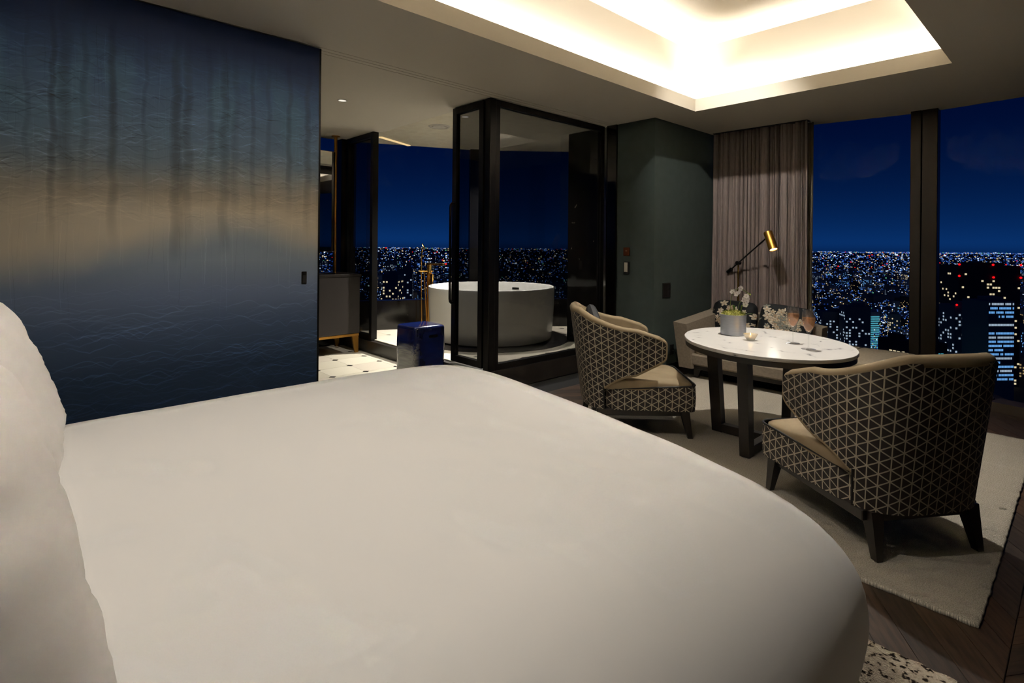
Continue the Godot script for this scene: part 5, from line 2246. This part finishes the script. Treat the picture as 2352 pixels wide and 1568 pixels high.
	for o in get_children():
		if o.has_meta("category") and o.position.y == GROUND and o is Node3D and o.name != "city_ground":
			taken.append(Vector3(o.position.x, o.position.z, 34.0))
	var glows := [[pale, "white"], [cool, "blue"], [warm, "warm yellow"], [dim, "faint blue"], [dimw, "faint amber"]]
	var skins := [[dark, "dark"], [mid, "grey"], [conc, "pale"]]
	var built := 0
	var tries := 0
	while built < 240 and tries < 4000:
		tries += 1
		var px := rng.randf_range(735, 1320) if built % 5 < 2 else rng.randf_range(1830, 2400)
		var rowpx := rng.randf_range(80, 300)
		var depth := 141.0 * 1241.0 / rowpx
		var wide := rng.randf_range(11, 28)
		var tall := rng.randf_range(10, 28) if rng.randf() < 0.75 else rng.randf_range(28, 55)
		var deep := rng.randf_range(11, 20)
		var c := ahead(px, depth)
		var reach := Vector2(wide / 2, deep).length() + 1.0
		var free := true
		for q in taken:
			if Vector2(q.x, q.y).distance_to(c) < q.z + reach:
				free = false
				break
		if not free:
			continue
		taken.append(Vector3(c.x, c.y, reach))
		var gl: Array = glows[rng.randi() % 5]
		var sk: Array = skins[rng.randi() % 3]
		var share := rng.randf_range(0.1, 0.42)
		var kind := "apartment_block" if tall > 28 else ("office_building" if wide > 20 else "low_building")
		var label := "%s %s %s city building with %s %s lit windows" % ["tall" if tall > 28 else ("mid-height" if tall > 18 else "low"), "broad" if wide > 20 else "narrow", sk[1], "a few" if share < 0.2 else ("scattered" if share < 0.32 else "many"), gl[1]]
		var wp := wide / depth * 1241.0
		tower(kind, label, "building", px - wp / 2, px + wp / 2, depth, GROUND + tall, deep, rng.randf_range(-35, 35), sk[0], [3.1, rng.randf_range(2.4, 3.4), share, gl[0], 0.6], "mid-rise city buildings")
		built += 1
	# beyond them thousands of roofs and points of light
	var box := Shape.new()
	box.box(Vector3(0, 0.5, 0), Vector3.ONE)
	var bm := MultiMesh.new()
	bm.transform_format = MultiMesh.TRANSFORM_3D
	bm.mesh = box.mesh()
	bm.instance_count = 5200
	for n in 5200:
		var px := rng.randf_range(700, 1340) if n % 5 < 2 else rng.randf_range(1780, 2440)
		var rowpx := 9.0 + 150.0 * pow(rng.randf(), 1.5)
		var depth := 141.0 * 1241.0 / rowpx
		var p := ahead(px, depth)
		var hgt := rng.randf_range(6, 16) if rng.randf() < 0.85 else rng.randf_range(16, 40)
		bm.set_instance_transform(n, Transform3D(Basis(Vector3.UP, rng.randf() * PI).scaled_local(Vector3(rng.randf_range(12, 34), hgt, rng.randf_range(12, 30))), Vector3(p.x, GROUND, p.y)))
	var bo := MultiMeshInstance3D.new()
	bo.name = "distant_roofs"
	bo.multimesh = bm
	bo.material_override = mid
	add_child(bo)
	tag(bo, "countless small dark roofs of the distant city", "city", "", "stuff")
	# small lit windows on the faces of distant blocks, as five patterns
	var wmats := [pale, dim, dimw, warm, cool]
	for v in 5:
		var ws := Shape.new()
		for n in 26:
			var u := (rng.randi() % 9 - 4) / 9.6
			var y := 0.12 + (rng.randi() % 10) / 12.0
			for f in 4:
				if rng.randf() < 0.5:
					continue
				var b := Basis(Vector3.UP, f * PI / 2)
				ws.quad(b * Vector3(u - 0.035, y, 0.503), b * Vector3(u + 0.035, y, 0.503), b * Vector3(u + 0.035, y + 0.055, 0.503), b * Vector3(u - 0.035, y + 0.055, 0.503))
		var wmm := MultiMesh.new()
		wmm.transform_format = MultiMesh.TRANSFORM_3D
		wmm.mesh = ws.mesh()
		wmm.instance_count = 170
		var got := 0
		for n in range(v, 5200, 5):
			var tr := bm.get_instance_transform(n)
			if got < 170 and tr.origin.length() < 4200.0:
				wmm.set_instance_transform(got, tr)
				got += 1
		wmm.visible_instance_count = got
		var wo := MultiMeshInstance3D.new()
		wo.name = "distant_window_lights_" + ["white", "faint_blue", "amber", "warm", "blue"][v]
		wo.multimesh = wmm
		wo.material_override = wmats[v]
		add_child(wo)
		tag(wo, "countless tiny %s lit windows of the distant city" % ["white", "faint blue", "amber", "warm yellow", "blue"][v], "city lights", "", "stuff")
	var oct := Shape.new()
	oct.box(Vector3.ZERO, Vector3.ONE)
	var om := oct.mesh()
	var sets := [["white", glow(Color(0.82, 0.90, 1.0), 1.2), 2000, "white"], ["pale_blue", glow(Color(0.40, 0.62, 1.0), 0.6), 4800, "pale blue"], ["dim_blue", glow(Color(0.20, 0.40, 0.9), 0.32), 5600, "dim blue"], ["warm", glow(Color(1.0, 0.88, 0.66), 0.7), 2000, "warm yellow"], ["green", glow(Color(0.55, 1.0, 0.75), 0.6), 260, "greenish"], ["red", glow(Color(1.0, 0.15, 0.12), 1.2), 90, "red"]]
	for q in sets:
		var lm := MultiMesh.new()
		lm.transform_format = MultiMesh.TRANSFORM_3D
		lm.mesh = om
		lm.instance_count = q[2]
		for n in int(q[2]):
			var px := rng.randf_range(720, 1330) if n % 5 < 2 else rng.randf_range(1820, 2420)
			var rowpx := 3.5 + 290.0 * pow(rng.randf(), 1.35)
			if q[0] == "red":
				rowpx = 2.0 + 60.0 * rng.randf()
			var depth := 141.0 * 1241.0 / rowpx
			depth = minf(depth, 16000.0)
			var p := ahead(px, depth)
			var size := depth / 1241.0 * rng.randf_range(0.7, 1.9) * (1.7 if rng.randf() < 0.06 else 1.0)
			size = minf(size, 30.0)
			var up := rng.randf_range(10, 34)
			lm.set_instance_transform(n, Transform3D(Basis(Vector3.UP, rng.randf() * PI).scaled_local(Vector3(size * rng.randf_range(0.7, 1.6), size, size)), Vector3(p.x, GROUND + up + size / 2, p.y)))
		var lo := MultiMeshInstance3D.new()
		lo.name = "city_lights_" + q[0]
		lo.multimesh = lm
		lo.material_override = q[1]
		add_child(lo)
		tag(lo, "countless %s lights scattered over the night city" % q[3], "city lights", "", "stuff")
	# a lit avenue running off to the right of the apartment blocks
	var am := MultiMesh.new()
	am.transform_format = MultiMesh.TRANSFORM_3D
	am.mesh = om
	am.instance_count = 90
	for n in 90:
		var f := n / 89.0
		var d := lerpf(760.0, 1000.0, f)
		var p := ahead(lerpf(1998, 2120, f), 141.0 * 1241.0 / lerpf(232.0, 178.0, f))
		am.set_instance_transform(n, Transform3D(Basis.IDENTITY.scaled(Vector3.ONE * rng.randf_range(1.0, 2.2)), Vector3(p.x + rng.randfn() * 3.0, GROUND + 5, p.y + rng.randfn() * 3.0)))
	var ao := MultiMeshInstance3D.new()
	ao.name = "street_lights"
	ao.multimesh = am
	ao.material_override = pale
	add_child(ao)
	tag(ao, "line of street and car lights along a broad avenue", "city lights", "", "stuff")
